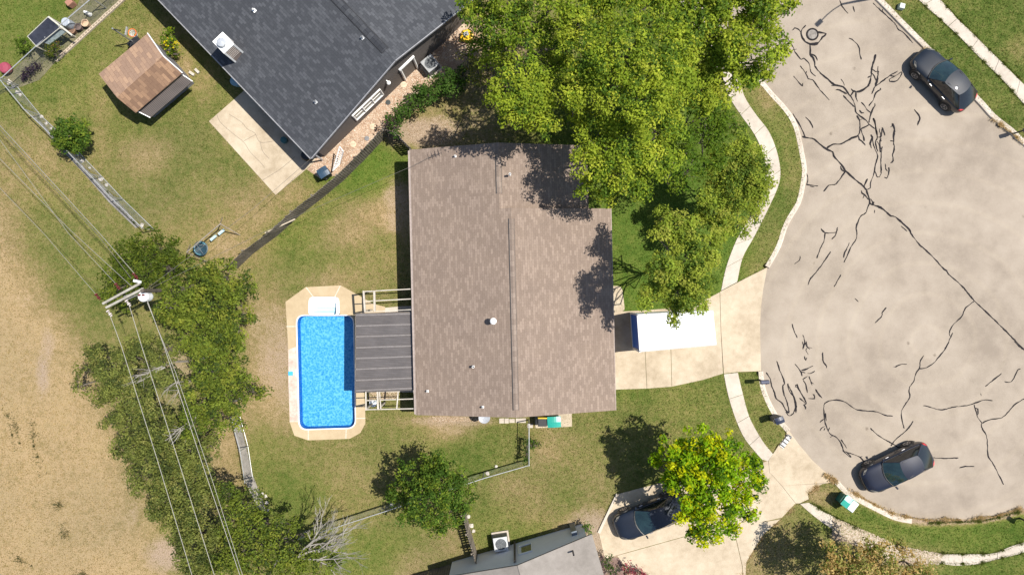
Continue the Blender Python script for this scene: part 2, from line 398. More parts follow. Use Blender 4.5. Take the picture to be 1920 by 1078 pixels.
def ground_mat():
    m, n, b = newmat('turf'); v = coords(n)
    at = N(n, 'ShaderNodeAttribute'); at.attribute_name = 'tint'; sp = N(n, 'ShaderNodeSeparateColor'); n.links.new(at.outputs['Color'], sp.inputs[0])
    n1 = noise(n, v, .55, 6, .65); n2 = noise(n, v, 2.6, 5, .65); n3 = noise(n, v, 11, 4, .7)
    vs = coords(n, .5, (1, .45, 1)); n4 = noise(n, vs, 34, 3, .7)
    def cen(x, k): return math_(n, 'MULTIPLY', math_(n, 'SUBTRACT', x, .5), k)
    s = math_(n, 'ADD', cen(n1, .6), cen(n2, .85)); s = math_(n, 'ADD', s, cen(n3, .85)); s = math_(n, 'ADD', s, cen(n4, .5))
    d = math_(n, 'ADD', sp.outputs[0], s)
    base = ramp(n, d, [(-0.0, (.038, .072, .010)), (.22, (.094, .120, .028)), (.45, (.170, .163, .055)), (.7, (.25, .193, .094)), (.95, (.365, .27, .155))])
    lush = ramp(n, math_(n, 'ADD', sp.outputs[0], math_(n, 'ADD', s, .25)), [(0, (.05, .11, .016)), (.35, (.105, .155, .026)), (.7, (.17, .18, .045)), (1, (.24, .215, .09))])
    c = mixc(n, math_(n, 'MULTIPLY_ADD', cen(n1, 1), .9, sp.outputs[1], True), base, lush)
    soilc = ramp(n, math_(n, 'ADD', math_(n, 'MULTIPLY', n3, .5), math_(n, 'MULTIPLY', n4, .5)), [(.3, (.21, .15, .10)), (.5, (.33, .25, .18)), (.72, (.45, .36, .28))])
    so_ = math_(n, 'ADD', sp.outputs[2], math_(n, 'MULTIPLY', s, .55)); sf = ramp(n, so_, [(.32, (0, 0, 0)), (.7, (1, 1, 1))])
    c = mixc(n, sf, c, soilc)
    k = ramp(n, n4, [(.25, (.55, .55, .55)), (.5, (1, 1, 1)), (.8, (1.4, 1.4, 1.4))]); c = mixc(n, .6, c, k, 'MULTIPLY')
    n0 = noise(n, v, .12, 3, .5); c = mixc(n, 1.0, c, ramp(n, n0, [(.35, (.88, .9, .9)), (.65, (1.08, 1.05, 1.02))]), 'MULTIPLY')
    n.links.new(c, b.inputs['Base Color']); b.inputs['Roughness'].default_value = .95; b.inputs['Specular IOR Level'].default_value = .1
    bump(n, b, math_(n, 'MULTIPLY_ADD', n3, 1.5, n4), .8, .05); return m
gmat = ground_mat()
g = np_mesh('ground', np.stack([GX, GY, GZ], -1).reshape(-1, 3), F, gmat, colors=GC.reshape(-1, 3), smooth=False)
tag(g, 'patchy lawns, bare soil and dry field around the houses', kind='structure')

# ---------------------------------------------------------------- road, tar lines, kerbs
road_px = smooth_line(KERB_L)[:-1] + smooth_line(APR1_ROAD)[:-1] + smooth_line(KERB_L2)[:-1] + smooth_line(APR2_ROAD)[:-1] + smooth_line(KERB_B)[:-1] + BULB + smooth_line(KERB_R)
mb = MB(); mb.prism([tuple(W(a, b))[:2] for a, b in road_px], ZR - .1, ZR)
road = mb.build('road', ROAD); tag(road, 'pale worn street and turning circle with black tar crack lines', kind='structure')

def ribbon_edges(pts, w0, w1=None, off=0):
    """two offset lists of a polyline of (x,y) points"""
    P = [np.array(p[:2], float) for p in pts]; L = []; R = []
    for i, p in enumerate(P):
        d = P[min(i + 1, len(P) - 1)] - P[max(i - 1, 0)]; d = d / (np.linalg.norm(d) + 1e-9); nrm = np.array([-d[1], d[0]])
        L.append(p + nrm * (off + w0 / 2)); R.append(p + nrm * (off - w0 / 2))
    return L, R
def kerb(pts, name, label, side):
    pw = [tuple(W(a, b))[:2] for a, b in smooth_line(pts, 10)]
    P = [np.array(p) for p in pw]; mb = MB(); wd = .26
    prof = [(0.2, -.3), (0.2, .012), (-.04, .012), (-.10, -.012), (-.14, ZR - .01), (-.14, -.3)]
    rings = []
    for i, p in enumerate(P):
        d = P[min(i + 1, len(P) - 1)] - P[max(i - 1, 0)]; d = d / (np.linalg.norm(d) + 1e-9); nrm = np.array([-d[1], d[0]]) * side
        rings.append([(p[0] + nrm[0] * o, p[1] + nrm[1] * o, z) for o, z in prof])
    m = len(prof); vs = [v for r in rings for v in r]; fs = []
    for i in range(len(P) - 1):
        for k in range(m):
            k2 = (k + 1) % m; fs.append((i * m + k, i * m + k2, (i + 1) * m + k2, (i + 1) * m + k))
    fs += [tuple(range(m)), tuple(range((len(P) - 1) * m, len(P) * m))]
    mb.add(vs, fs); o = mb.build(name, KERBM); tag(o, label, kind='structure')
KERBM = grain('kerb_concrete', [(.36, .30, .24), (.48, .42, .35), (.58, .52, .45)], (.6, 5, 30), contrast=1.2)
kerb(KERB_L, 'kerb', 'pale kerb curving round the front verge north of the driveway', -1)
kerb(KERB_L2, 'kerb', 'short pale kerb between the two driveway aprons', -1)
kerb(KERB_B[:6], 'kerb', 'soil-stained kerb along the lower edge of the turning circle', -1)
kerb(KERB_R, 'kerb', 'straight pale kerb beside the upper right verge', -1)

s4 = 400 / 1916.0; s3 = 320 / 1916.0; s2 = 200 / 1920.0; s24 = 240 / 1916.0; s16 = 160 / 1015.0
CR = []
def cr(ox, oy, s, wd, *lines):
    for l in lines: CR.append((wd, zz(ox, oy, s, l)))
cr(1440,0,s3,.085, [(145,280),(155,350),(245,450),(300,545),(305,570),(380,665),(410,650),(470,710),(490,800),(545,855)], [(190,455),(230,535),(280,570),(300,545)], [(160,355),(185,325)], [(300,555),(335,550)],
  [(370,735),(435,825),(460,880),(510,895),(580,990),(655,1075),(700,1120)], [(435,825),(440,795)], [(295,850),(395,965),(400,930)], [(815,0),(830,40),(860,90),(910,150)], [(965,65),(985,130)],
  [(280,340),(310,310),(350,325),(375,355)], [(490,600),(545,630),(565,675)], [(920,425),(950,435),(1010,490),(1035,540),(1040,590),(1058,665)],
  [(1180,770),(1215,800),(1250,800)], [(1248,740),(1245,790),(1260,805)], [(1180,820),(1205,850),(1222,900)], [(1130,870),(1160,850)], [(770,1005),(820,1010),(880,1050)], [(830,885),(860,930),(870,960)],
  [(1215,970),(1300,905),(1380,845),(1470,795)], [(1380,845),(1440,850),(1505,805),(1515,820),(1480,880),(1440,910),(1380,910),(1370,890),(1440,850)], [(1175,1050),(1215,970)],
  [(1190,30),(1250,90),(1330,160),(1440,265),(1470,320),(1540,370),(1640,480)], [(1270,30),(1400,150),(1540,290),(1640,400),(1770,530)], [(1250,95),(1265,85)],[(1290,125),(1300,100)],[(1320,160),(1335,150)],[(1435,270),(1445,260)])
cr(1440,0,s3,.13, [(435,280),(395,320),(380,370),(395,420),(440,475),(510,490),(580,470),(620,415),(660,375),(570,355)], [(480,500),(485,560),(480,610),(500,640)], [(485,600),(525,670),(535,740)],
  [(535,740),(600,820),(680,885),(750,945),(850,970),(920,1050)], [(1220,605),(1200,690),(1175,770),(1170,850),(1140,950),(1060,1015),(1000,1030)], [(1248,800),(1240,880),(1215,970)], [(1000,1030),(960,1010)])
cr(1440,0,s3,.19, [(430,465),(480,490),(530,492),(575,475)], [(1200,680),(1180,740)])
cr(1560,160,s2,.10, [(0,0),(110,5),(220,25),(300,140),(350,190),(410,290),(430,380),(440,460),(500,530),(620,620),(690,700),(790,780)], [(220,180),(300,270),(420,380)], [(100,70),(170,90),(280,150)], [(340,190),(400,110),(360,55)], [(400,100),(470,120),(560,80),(690,0)],
  [(450,120),(445,190),(480,290)], [(540,300),(600,360),(650,440),(715,490)], [(790,320),(790,360),(730,470),(680,670)], [(785,20),(740,140)], [(900,60),(880,45)], [(900,65),(800,140),(770,240),(680,370)],
  [(460,540),(510,620),(520,790),(490,890),(370,945),(180,1050),(20,1065),(-80,1120)], [(510,620),(560,605)], [(690,700),(540,785)], [(535,790),(570,880),(600,1000)], [(490,890),(510,970),(550,1000),(620,1075)], [(510,440),(550,490),(595,490)],
  [(765,585),(800,670),(805,790),(835,930),(810,990)], [(835,930),(880,930)], [(880,930),(895,870),(870,820),(880,780)], [(880,930),(905,1000),(870,990)], [(915,750),(945,810),(970,890)], [(720,880),(745,930),(755,1010)], [(745,930),(710,1000),(695,1075)],
  [(1070,750),(1095,730),(1105,680),(1140,790),(1165,830)], [(1140,790),(1125,900),(1130,1000),(1120,1075)], [(1070,995),(1120,1000)], [(1500,430),(1605,580),(1570,650),(1555,700)])
cr(1520,215,s4,.13, [(-70,195),(0,210),(40,220),(130,295),(205,335),(215,370),(290,455),(320,500),(400,575),(480,640),(510,680)], [(510,680),(540,770),(545,800),(640,835),(730,910),(770,918),(890,1025),(915,1078)])
cr(1520,215,s4,.09, [(155,300),(210,265),(280,260),(330,235),(435,190)], [(320,510),(290,550),(235,620),(170,635),(125,690)], [(275,460),(280,485),(320,515)], [(545,180),(560,210),(545,260),(555,300)], [(570,30),(590,90),(610,200),(590,235),(610,330)], [(560,210),(580,290),(612,370),(600,410),(585,480),(580,520),(545,620),(545,655),(510,675)],
  [(640,210),(630,240),(640,310)], [(650,285),(640,400),(640,530),(610,560),(585,500)], [(600,235),(625,270),(635,340)], [(745,75),(765,140),(755,220),(760,310),(745,350),(750,410),(725,435)], [(680,440),(685,490),(700,505)], [(712,470),(710,530),(690,570),(670,560)],
  [(520,575),(490,635),(500,670)], [(465,680),(470,705),(490,715),(530,765)], [(490,715),(480,750)], [(545,755),(565,780),(560,810)], [(575,780),(570,810)], [(535,795),(500,885),(460,910),(420,1000),(425,1078)], [(585,855),(580,885)], [(820,1000),(875,1045)], [(100,1020),(135,1060)], [(250,1010),(235,1075)], [(-40,20),(0,60),(30,120)], [(620,200),(640,200),(655,115),(675,185)], [(0,640),(40,648)], [(60,640),(75,636)], [(975,0),(990,35),(968,95)])
cr(1520,430,s4,.10, [(890,0),(920,50),(985,135),(1020,165),(1110,250),(1210,360),(1230,370),(1250,405),(1280,430),(1370,510),(1480,640),(1560,715),(1700,850),(1800,950),(1916,1070),(1990,1150)])
cr(1520,430,s4,.08, [(100,0),(135,30),(240,25),(250,0)], [(138,32),(125,110),(95,170),(62,260)], [(240,28),(225,60),(195,90)], [(420,0),(422,60),(410,100),(370,160),(340,230),(305,298)], [(355,120),(330,180),(310,215),(303,255)], [(188,198),(120,300),(45,400),(0,450),(-15,500)], [(280,408),(218,516)], [(405,620),(437,650)],
  [(688,702),(650,750),(648,780),(585,842)], [(1480,645),(1410,700),(1385,740),(1370,780),(1290,860),(1258,920),(1260,955),(1272,965),(1285,930)], [(1272,960),(1250,1010),(1215,1078)])
cr(1520,640,s4,.08, [(1255,0),(1215,75),(1170,130),(1115,195),(1035,242),(980,245)], [(1028,128),(998,170),(985,245),(955,290),(935,360),(900,410),(893,460),(902,500),(850,580),(825,630),(830,700),(850,785)], [(875,207),(830,205),(770,230)], [(755,228),(780,232)],
  [(1020,578),(1080,590),(1160,615),(1220,610),(1300,590),(1430,575),(1560,530),(1645,533)], [(1478,568),(1500,640),(1515,690),(1550,735)], [(1490,600),(1512,610),(1515,660)], [(1550,735),(1620,705),(1730,685),(1800,620),(1850,565),(1916,525),(1980,500)], [(1550,735),(1545,770),(1590,850),(1600,950),(1605,1030),(1650,1100),(1700,1200),(1745,1290)],
  [(1725,290),(1580,405)], [(1755,362),(1790,370),(1830,345),(1870,260),(1898,248)], [(1840,0),(1916,75)], [(545,780),(620,850),(735,915),(810,960)], [(930,715),(880,790),(775,880),(730,940)], [(1110,1048),(1230,1052),(1340,1048)], [(1345,1140),(1400,1125),(1480,1125)], [(115,100),(120,180),(150,215),(150,240)], [(1540,470),(1545,490)])
cr(1360,640,s24,.10, [(620,465),(680,560),(700,660),(740,750),(770,850),(860,930),(920,1040),(970,1075)], [(780,295),(820,420),(890,590),(895,640),(870,665),(885,780),(930,900),(965,1050),(965,1075)], [(945,630),(960,720),(1000,790),(1050,850),(1070,950),(1070,1075)], [(1060,660),(1085,645),(1100,690),(1140,770),(1190,850),(1225,935),(1180,900),(1125,850)], [(1225,935),(1190,955),(1215,985),(1210,1020)])
cr(1360,640,s24,.08, [(1070,650),(1060,680),(1090,690)], [(1050,340),(1110,410),(1150,470),(1160,525)], [(1150,440),(1230,410),(1325,370)], [(1150,455),(1205,475)], [(1180,440),(1250,415)], [(1245,485),(1290,480),(1350,445)], [(1170,570),(1245,520)], [(1180,580),(1215,650),(1243,775)], [(1265,525),(1290,600),(1340,640)], [(1290,600),(1310,655)], [(1255,855),(1345,860),(1340,800),(1318,795)], [(1365,720),(1410,800),(1462,852)],
  [(1470,170),(1470,290),(1490,330),(1530,375),(1522,400)], [(1165,0),(1175,50),(1210,40),(1225,0)], [(1215,40),(1240,90),(1310,98)], [(1240,95),(1220,130),(1250,200)], [(1195,225),(1215,285),(1235,245)])
cr(1520,700,s16,.085, [(990,510),(900,500),(800,460),(690,450),(570,435),(500,400),(410,338),(300,318),(210,338),(170,380),(170,500),(185,600),(240,720),(300,750),(350,800),(390,880),(410,930),(520,965),(600,1000),(660,1070)], [(185,475),(195,570)], [(120,585),(165,545)], [(120,685),(140,655),(180,630)], [(170,680),(180,650)], [(215,690),(238,645)], [(240,765),(270,745)], [(370,790),(440,890)], [(390,920),(490,1005)], [(430,930),(495,1000)], [(600,1000),(625,990)], [(0,300),(55,298),(40,255)], [(68,190),(100,240),(148,295)])
cr(1360,640,s24,.07, [(1010,-260),(1030,-190),(1065,-100),(1090,-50)])
CR.append((.09, [(1507,628),(1510,640),(1507,655)])); CR.append((.09, [(1513,640),(1516,652),(1520,655)]))
CR.append((.08, [(1510,318),(1516,333),(1514,348)])); CR.append((.08, [(1514,346),(1535,349)])); CR.append((.09, [(1488,213),(1502,236),(1512,258)])); CR.append((.07, [(1491,495),(1500,488),(1502,480)]))
CR.append((.14, zz(1360,640,s24,[(1055,1010),(1060,1050)])))
CR.append((.10, [(1475,772),(1481,780),(1490,775)])); CR.append((.10, [(1489,775),(1493,760),(1488,740),(1478,720)]))
for q in ((1570,552),(1622,1000)): pass
mb = MB()
for i, (wd, pl) in enumerate(CR):
    pts = smooth_line(pl, 3.0); pw = [W(a, b) for a, b in pts]; n_ = len(pw)
    z = ZR + .005 + (i % 17) * .0005; vs = []
    ph = random.random() * 9
    for k, p in enumerate(pw):
        d = pw[min(k + 1, n_ - 1)] - pw[max(k - 1, 0)]; d = d.normalized() if d.length > 0 else Vector((1, 0, 0)); nr = Vector((-d.y, d.x, 0))
        ww = wd * (.5 + .14 * math.sin(k * .9 + ph) + .10 * math.sin(k * .37 + ph * 2) + random.uniform(-.09, .09)) * (.55 if k in (0, n_ - 1) else 1) * .76
        j = Vector((random.uniform(-.012, .012), random.uniform(-.012, .012), 0))
        vs += [(p.x + nr.x * ww + j.x, p.y + nr.y * ww + j.y, z), (p.x - nr.x * ww + j.x, p.y - nr.y * ww + j.y, z)]
    mb.add(vs, [(2 * k, 2 * k + 1, 2 * k + 3, 2 * k + 2) for k in range(n_ - 1)])
mb.build('crack_sealant', TAR, road)
# manhole
mc = W(1523, 65, ZR); mh = empty('manhole', mc, 'round iron manhole cover ringed with tar at the top of the street', 'manhole')
mb = MB(); mb.lathe(mc, [(.40, -.05), (.40, .012), (.30, .014)]); mb.build('frame_ring', TAR, mh)
mb = MB(); mb.lathe(mc, [(.29, .0), (.29, .02), (.0, .02)])
for k in range(5): mb.box(mc + Vector((-.2 + k * .1, 0, .024)), (.03, .34, .008))
mb.build('cover', grain('iron_cover', [(.12, .11, .10), (.22, .2, .18), (.34, .31, .28)], (3, 10, 30)), mh)

# ---------------------------------------------------------------- paved areas
def slabs(name, L, R, label, mat=CONCW, z0=-.1, z1=.03, every=1.5, kinds='structure'):
    """pavement between two edges, cast in separate slabs with open joints"""
    L = smooth_line(L, 6); R = smooth_line(R, 6); n = 60
    def res(P):
        P = np.array([tuple(W(a, b))[:2] for a, b in P]); s = np.concatenate([[0], np.cumsum(np.hypot(*np.diff(P, axis=0).T))])
        return s, P
    sl, PL = res(L); sr, PR = res(R); tot = (sl[-1] + sr[-1]) / 2; n = max(2, int(round(tot / every)))
    mb = MB(); sub = 4; gap = .012
    for i in range(n):
        t = [(i + k / sub) / n for k in range(sub + 1)]; t[0] += gap / tot; t[-1] -= gap / tot
        lp = [(np.interp(x * sl[-1], sl, PL[:, 0]), np.interp(x * sl[-1], sl, PL[:, 1])) for x in t]
        rp = [(np.interp(x * sr[-1], sr, PR[:, 0]), np.interp(x * sr[-1], sr, PR[:, 1])) for x in t]
        dz = random.uniform(-.006, .006)
        mb.prism(lp + rp[::-1], z0, z1 + dz)
    o = mb.build(name, mat); tag(o, label, kind=kinds); return o
SW1R = [(1180,-190),(1290,-30),(1350,60),(1380,130),(1395,180),(1417,215),(1440,245),(1455,280),(1463,320),(1459,349),(1440,392),(1420,432),(1411,449),(1392,484),(1382,529)]
SW1L = [(1155,-165),(1262,-15),(1320,80),(1350,140),(1366,180),(1388,215),(1413,250),(1429,285),(1436,320),(1431,352),(1411,400),(1390,433),(1376,461),(1361,503),(1352,545)]
slabs('pavement', SW1L, SW1R, 'pale curving pavement round the front lawn under the trees')
slabs('pavement', [(1357,701),(1365,740),(1378,782),(1395,820),(1418,849),(1430,862),(1440,864)], [(1383,698),(1391,732),(1405,782),(1428,824),(1440,840),(1449,850),(1449,851)], 'pale pavement strip between the two driveways')
slabs('pavement', [(1500,944),(1520,942),(1539,957),(1560,966),(1583,980),(1620,997),(1687,1028),(1745,1037),(1812,1038),(1862,1037),(1892,1024),(1920,1016),(1990,985)], [(1500,944),(1520,962),(1551,985),(1583,1003),(1608,1014),(1658,1039),(1700,1043),(1748,1051),(1785,1059),(1829,1057),(1867,1048),(1920,1034),(1995,1003)], 'broken weathered pavement along the lower verge', every=2.2)
slabs('pavement', [(1560,-160),(1722,0),(1750,25),(1798,69),(1825,97),(1885,156),(1920,196),(1990,265)], [(1600,-160),(1762,0),(1791,33),(1812,53),(1841,81),(1898,138),(1920,160),(1990,230)], 'straight cream pavement at the upper right', every=1.9)
def slab_px(name, poly, label, mat=CONC, z0=-.1, z1=.025, holes=None, kind='structure'):
    mb = MB(); mb.prism([tuple(W(a, b))[:2] for a, b in poly], z0, z1, [[tuple(W(a, b))[:2] for a, b in h] for h in holes] if holes else None)
    o = mb.build(name, mat); tag(o, label, kind=kind); return o
def apron(poly, roadedge, name, label):
    RE = [tuple(W(a, b))[:2] for a, b in roadedge]
    P = [tuple(W(a, b))[:2] for a, b in poly]
    def zt(x, y):
        d = min(math.hypot(x - a, y - b) for a, b in RE); return .02 if d > .5 else ZR + .02
    mb = MB(); mb.prism(P, -.3, zt); o = mb.build(name, CONC); tag(o, label, kind='structure')
apron(APRON1, APR1_ROAD, 'driveway_apron', 'sloping concrete apron of the main driveway at the street')
apron(APRON2, APR2_ROAD, 'driveway_apron', 'sloping cream apron of the lower driveway with a painted number')
def split_slabs(name, polys, label, mat=CONC):
    mb = MB()
    for i, p in enumerate(polys): mb.prism([tuple(W(a, b))[:2] for a, b in p], -.1, .022 + .002 * (i % 3))
    o = mb.build(name, mat); tag(o, label, kind='structure')
split_slabs('driveway', [
  [(1130,585.5),(1205.5,582),(1209,655),(1212.5,728),(1157,730),(1130,731)], [(1206.2,582),(1255.5,578),(1259.2,724.5),(1213.2,728)], [(1256.2,578),(1300,572),(1328,559),(1349.2,548),(1351.2,620),(1355.5,700),(1317,712),(1259.9,724.4)]], 'main concrete driveway from the brown house to the street')
slab_px('doorstep_path', rounded([(1120,536),(1166,536),(1172,584.8),(1120,585)], 10), 'short rounded path of concrete beside the front door')
split_slabs('driveway', [
  [(1230,907),(1290,890),(1380,880),(1440.3,863.6),(1442.5,885),(1465.3,910),(1491.3,943),(1466,969.5),(1432,977),(1300,1000),(1157,1040),(1134,1046),(1123,999),(1140,958),(1157,926)],
  [(1157,1041),(1300,1001),(1373,982),(1391,1060),(1393,1120),(1180,1120),(1171,1060)], [(1374,982),(1432,978),(1463,972.5),(1432,1000),(1415,1026),(1399,1053),(1395,1120),(1392,1060)]], 'wide cream driveway of the lower house under the yellow tree')
mb = MB(); mb.prism([tuple(W(a, b))[:2] for a, b in [(1120,997),(1155,924),(1158,926),(1125,999)]], 0, .10); tag(mb.build('driveway_edging', CONCW), 'white edging strip along the lower driveway', kind='structure')
slab_px('patio', [(392,228),(470,160),(600,284),(588,306),(517,366)], 'cracked cream patio slab behind the dark-roofed house', mat=CONC)
# fine cracks of that patio
mb = MB(); k = 0
for l in (zz(380,215,s4,[(130,0),(160,70),(270,170),(370,250),(430,340),(510,420),(560,480)]), zz(380,215,s4,[(240,0),(350,70),(400,130),(470,170),(520,250),(640,240)]), zz(380,215,s4,[(540,590),(700,490),(830,380)]), zz(380,215,s4,[(370,240),(480,180)]), zz(380,215,s4,[(520,250),(540,330),(600,400)])):
    pw = [W(a, b) for a, b in smooth_line(l, 4)]; k += 1
    for a, b in zip(pw[:-1], pw[1:]):
        d = (b - a).normalized(); nr = Vector((-d.y, d.x, 0)) * .009; z = .028 + k * .0006
        mb.add([(a + nr)[:2] + (z,) if False else (a.x + nr.x, a.y + nr.y, z), (a.x - nr.x, a.y - nr.y, z), (b.x - nr.x, b.y - nr.y, z), (b.x + nr.x, b.y + nr.y, z)], [(0, 1, 2, 3)])
tag(mb.build('patio_cracks', plain('crack_dirt', (.12, .1, .085), .9), None), 'thin cracks running across the cream patio slab', kind='structure')
GRAV = grain('gravel', [(.22, .14, .09), (.36, .255, .18), (.52, .42, .32)], (1.2, 14, 45), bs=.9, contrast=1.4)
slab_px('gravel_strip', [(575,318),(588,306),(600,284),(700,185),(790,105),(870,40),(900,70),(868,120),(820,150),(740,220),(720,243),(630,330),(600,335)], 'tan gravel strip between the dark-roofed house and the fence', mat=GRAV, z1=.012)
slab_px('mulch_bed', [(1125,1040),(1165,1046),(1180,1120),(1125,1120)], 'bare mulch bed beside the lower driveway', mat=grain('mulch', [(.1, .06, .05), (.18, .12, .1), (.3, .22, .19)], (2, 12, 40), bs=.8), z1=.012)
# ---------------------------------------------------------------- pool
def px2(pl): return [tuple(W(a, b))[:2] for a, b in pl]
DECK = grain('pool_deck', [(.36, .27, .165), (.44, .345, .22), (.50, .41, .275)], (.4, 3, 30), contrast=.9)
pool_out = rounded(POOL, 17); pool_in = rounded(shrink(POOL, 2.2), 15)
STEPQ = [(582.5,557.5),(633,557.5),(634,591),(582,591)]
hole = rounded(POOL, 17)
# pool outline with step recess
outl = []
for p in hole: outl.append(p)
DP = [(535.5,566),(573,538.5),(639,535),(668,551),(701,570),(722,575),(722,600),(674,600),(685,769),(685,794),(676,811),(656,822),(578,825),(552,816),(543,790),(540,640)]
rec = [(579,590),(580,562),(585,556),(631,556),(636,562),(638,590)]
def withrec(ring):
    """insert the step recess into the top edge of the ring"""
    out = []; done = False
    for i, p in enumerate(ring):
        out.append(p); q = ring[(i + 1) % len(ring)]
        if not done and abs(p[1] - q[1]) < 1.5 and p[1] < 600 and q[0] - p[0] > 30:
            out += rec; done = True
    return out
hole_r = withrec(hole)
mb = MB(); mb.prism(px2(DP), -.12, .03, [px2(hole_r)])
deck = mb.build('pool_deck', DECK); tag(deck, 'cream concrete deck with pale joints round the blue pool', kind='structure')
mb = MB()
for a, b in (((574,539),(590,560)), ((638,536),(627,558)), ((537,612),(555,612)), ((543,790),(561,790)), ((578,824),(578,806)), ((648.5,822),(649,805)), ((668,784),(685,784))):
    a, b = W(*a, .036), W(*b, .036); mb.bar(a, b, .05, .006)
mb.build('deck_joint', plain('joint', (.55, .5, .42), .8), deck)
pool = empty('swimming_pool', W(610, 698), 'rectangular blue swimming pool with rounded corners and white steps', 'swimming pool')
def liner_mat():
    m, n, b = newmat('pool_liner'); v = coords(n)
    vo = N(n, 'ShaderNodeTexVoronoi'); vo.inputs['Scale'].default_value = 9; n.links.new(mixc(n, .12, v, N(n, 'ShaderNodeTexNoise').outputs['Color']), vo.inputs['Vector'])
    a = noise(n, v, 4.5, 4, .7); c2 = noise(n, v, 14, 3, .7)
    f = math_(n, 'ADD', math_(n, 'MULTIPLY', a, .45), math_(n, 'MULTIPLY', c2, .35)); f = math_(n, 'MULTIPLY_ADD', vo.outputs['Distance'], .35, f)
    n.links.new(ramp(n, f, [(.34, (.01, .14, .38)), (.45, (.04, .26, .53)), (.56, (.085, .34, .61)), (.70, (.20, .47, .70))]), b.inputs['Base Color'])
    b.inputs['Roughness'].default_value = .5; return m
LINER = liner_mat(); LWALL = plain('liner_wall', (.0, .11, .40), .5, var=.15, scale=3)
mb = MB(); inn = px2(rounded(shrink(POOL, 1.5), 16)); flo = px2(rounded(shrink(POOL, 3.5), 14)); n_ = len(inn); zb = -.5
mb.add([(x, y, .0) for x, y in inn] + [(x, y, zb) for x, y in flo], [(i, (i + 1) % n_, n_ + (i + 1) % n_, n_ + i) for i in range(n_)])
mb.build('liner_wall', LWALL, pool)
mb = MB(); mb.add([(x, y, zb + .003) for x, y in flo], [tuple(range(n_))]); mb.build('floor', LINER, pool)
cop_in = px2(rounded(shrink(POOL, 1.8), 15.5))
mb = MB(); mb.prism(px2(hole), -.05, .05, [cop_in]); mb.build('coping', WHITE, pool)
# white moulded step unit
STEPL = []; stp = MB(); q = rounded(STEPQ, 9)
rim = px2(rounded([(579.5,556.5),(636,556.5),(637.5,592),(578.5,592)], 9)); bas = px2(rounded([(584.5,560.5),(630,560.5),(631,591),(583.5,591)], 6))
stp.prism(rim, -.5, .056, [bas])
for i, (y0, y1) in enumerate(((560, 569), (569, 577), (577, 585), (585, 593))):
    stp.prism(px2([(583, y0), (631.5, y0), (631.5, y1), (583, y1)]), -1.0, -.02 - .14 * i); STEPL.append((y1, -.02 - .14 * i))
steps = stp.build('pool_steps', plain('white_fibreglass', (.82, .84, .86), .35, var=.03), pool)
mb = MB()
for y1, z in STEPL: mb.bar(W(586, y1 - .8, z + .006), W(629, y1 - .8, z + .006), .035, .006)
mb.build('step_tread_line', plain('tread_grey', (.42, .5, .58), .5), steps)
def water_mat():
    m, n, b = newmat('pool_water'); n.nodes.remove(b)
    t = N(n, 'ShaderNodeBsdfTransparent'); t.inputs[0].default_value = (.74, .93, 1, 1)
    g = N(n, 'ShaderNodeBsdfGlossy'); g.inputs['Roughness'].default_value = .03
    fr = N(n, 'ShaderNodeFresnel'); fr.inputs[0].default_value = 1.33; mx = N(n, 'ShaderNodeMixShader')
    bp = N(n, 'ShaderNodeBump'); bp.inputs['Strength'].default_value = .35; bp.inputs['Distance'].default_value = .05; v = coords(n); n.links.new(noise(n, v, 5, 3), bp.inputs['Height'])
    n.links.new(bp.outputs[0], g.inputs['Normal']); n.links.new(bp.outputs[0], fr.inputs['Normal'])
    n.links.new(fr.outputs[0], mx.inputs[0]); n.links.new(t.outputs[0], mx.inputs[1]); n.links.new(g.outputs[0], mx.inputs[2]); n.links.new(mx.outputs[0], n.nodes['Material Output'].inputs['Surface']); return m
mb = MB(); wr = px2(withrec(rounded(shrink(POOL, 1.6), 16))); mb.add([(x, y, -.16) for x, y in wr], [tuple(range(len(wr)))]); mb.build('water', water_mat(), pool)
mb = MB(); mb.box(W(556.5, 699, .06), (.12, .45, .05)); mb.build('skimmer_lid', WHITE, pool)
sk = MB(); c = W(545, 700, .035); sk.box(c, (.28, .26, .03)); sk.box(c + Vector((0, 0, .02)), (.2, .18, .012)); tag(sk.build('skimmer_cover', plain('blue_plastic', (.05, .4, .75), .5), None), 'small square blue lid on the deck left of the pool', 'cover')
slab_px('patio_slab', [(676,600),(704,586),(722,577),(755,574),(800,573),(800,735),(686,735),(684,640)], 'shaded concrete slab under the corrugated patio cover', mat=CONCW, z1=.026)

# ---------------------------------------------------------------- main house
HA = math.radians(1.38); U = Vector((math.cos(HA), math.sin(HA), 0)); V = Vector((-math.sin(HA), math.cos(HA), 0))
def hp(u, v, z): return U * u + V * v + Vector((0, 0, z))
SH1 = shingle('brown_shingles', (.208, .160, .130), (.305, .240, .198), (.168, .127, .101), math.pi / 2 - HA, .32, .13)
BRICKW = grain('buff_wall', [(.25, .2, .16), (.34, .28, .23), (.42, .36, .3)], (1, 6, 30)); FASC = plain('fascia', (.34, .28, .25), .7)
house = empty('brown_roof_house', hp(0, 0, 0), 'single-storey house with a broad brown shingle roof beside the pool', 'house')
E, SL = 2.5, .262
def roof_slab(mb, pts, th=.14):
    """pts (u,v,z) top polygon"""
    T = [hp(*p) for p in pts]; B = [p - Vector((0, 0, th)) for p in T]; n = len(T)
    mb.add(T + B, [tuple(range(n)), tuple(range(2 * n - 1, n - 1, -1))] + [(i, (i + 1) % n, n + (i + 1) % n, n + i) for i in range(n)])
uL, vB, vN, vT = -5.81, -7.36, 4.5, 8.24; uR1, uR2 = 5.93, 4.62; r1, r2 = .06, -.595
z1_ = E + (r1 - uL) * SL; z2_ = E + (r2 - uL) * SL; eR1 = z1_ - (uR1 - r1) * SL; eR2 = z2_ - (uR2 - r2) * SL
mb = MB()
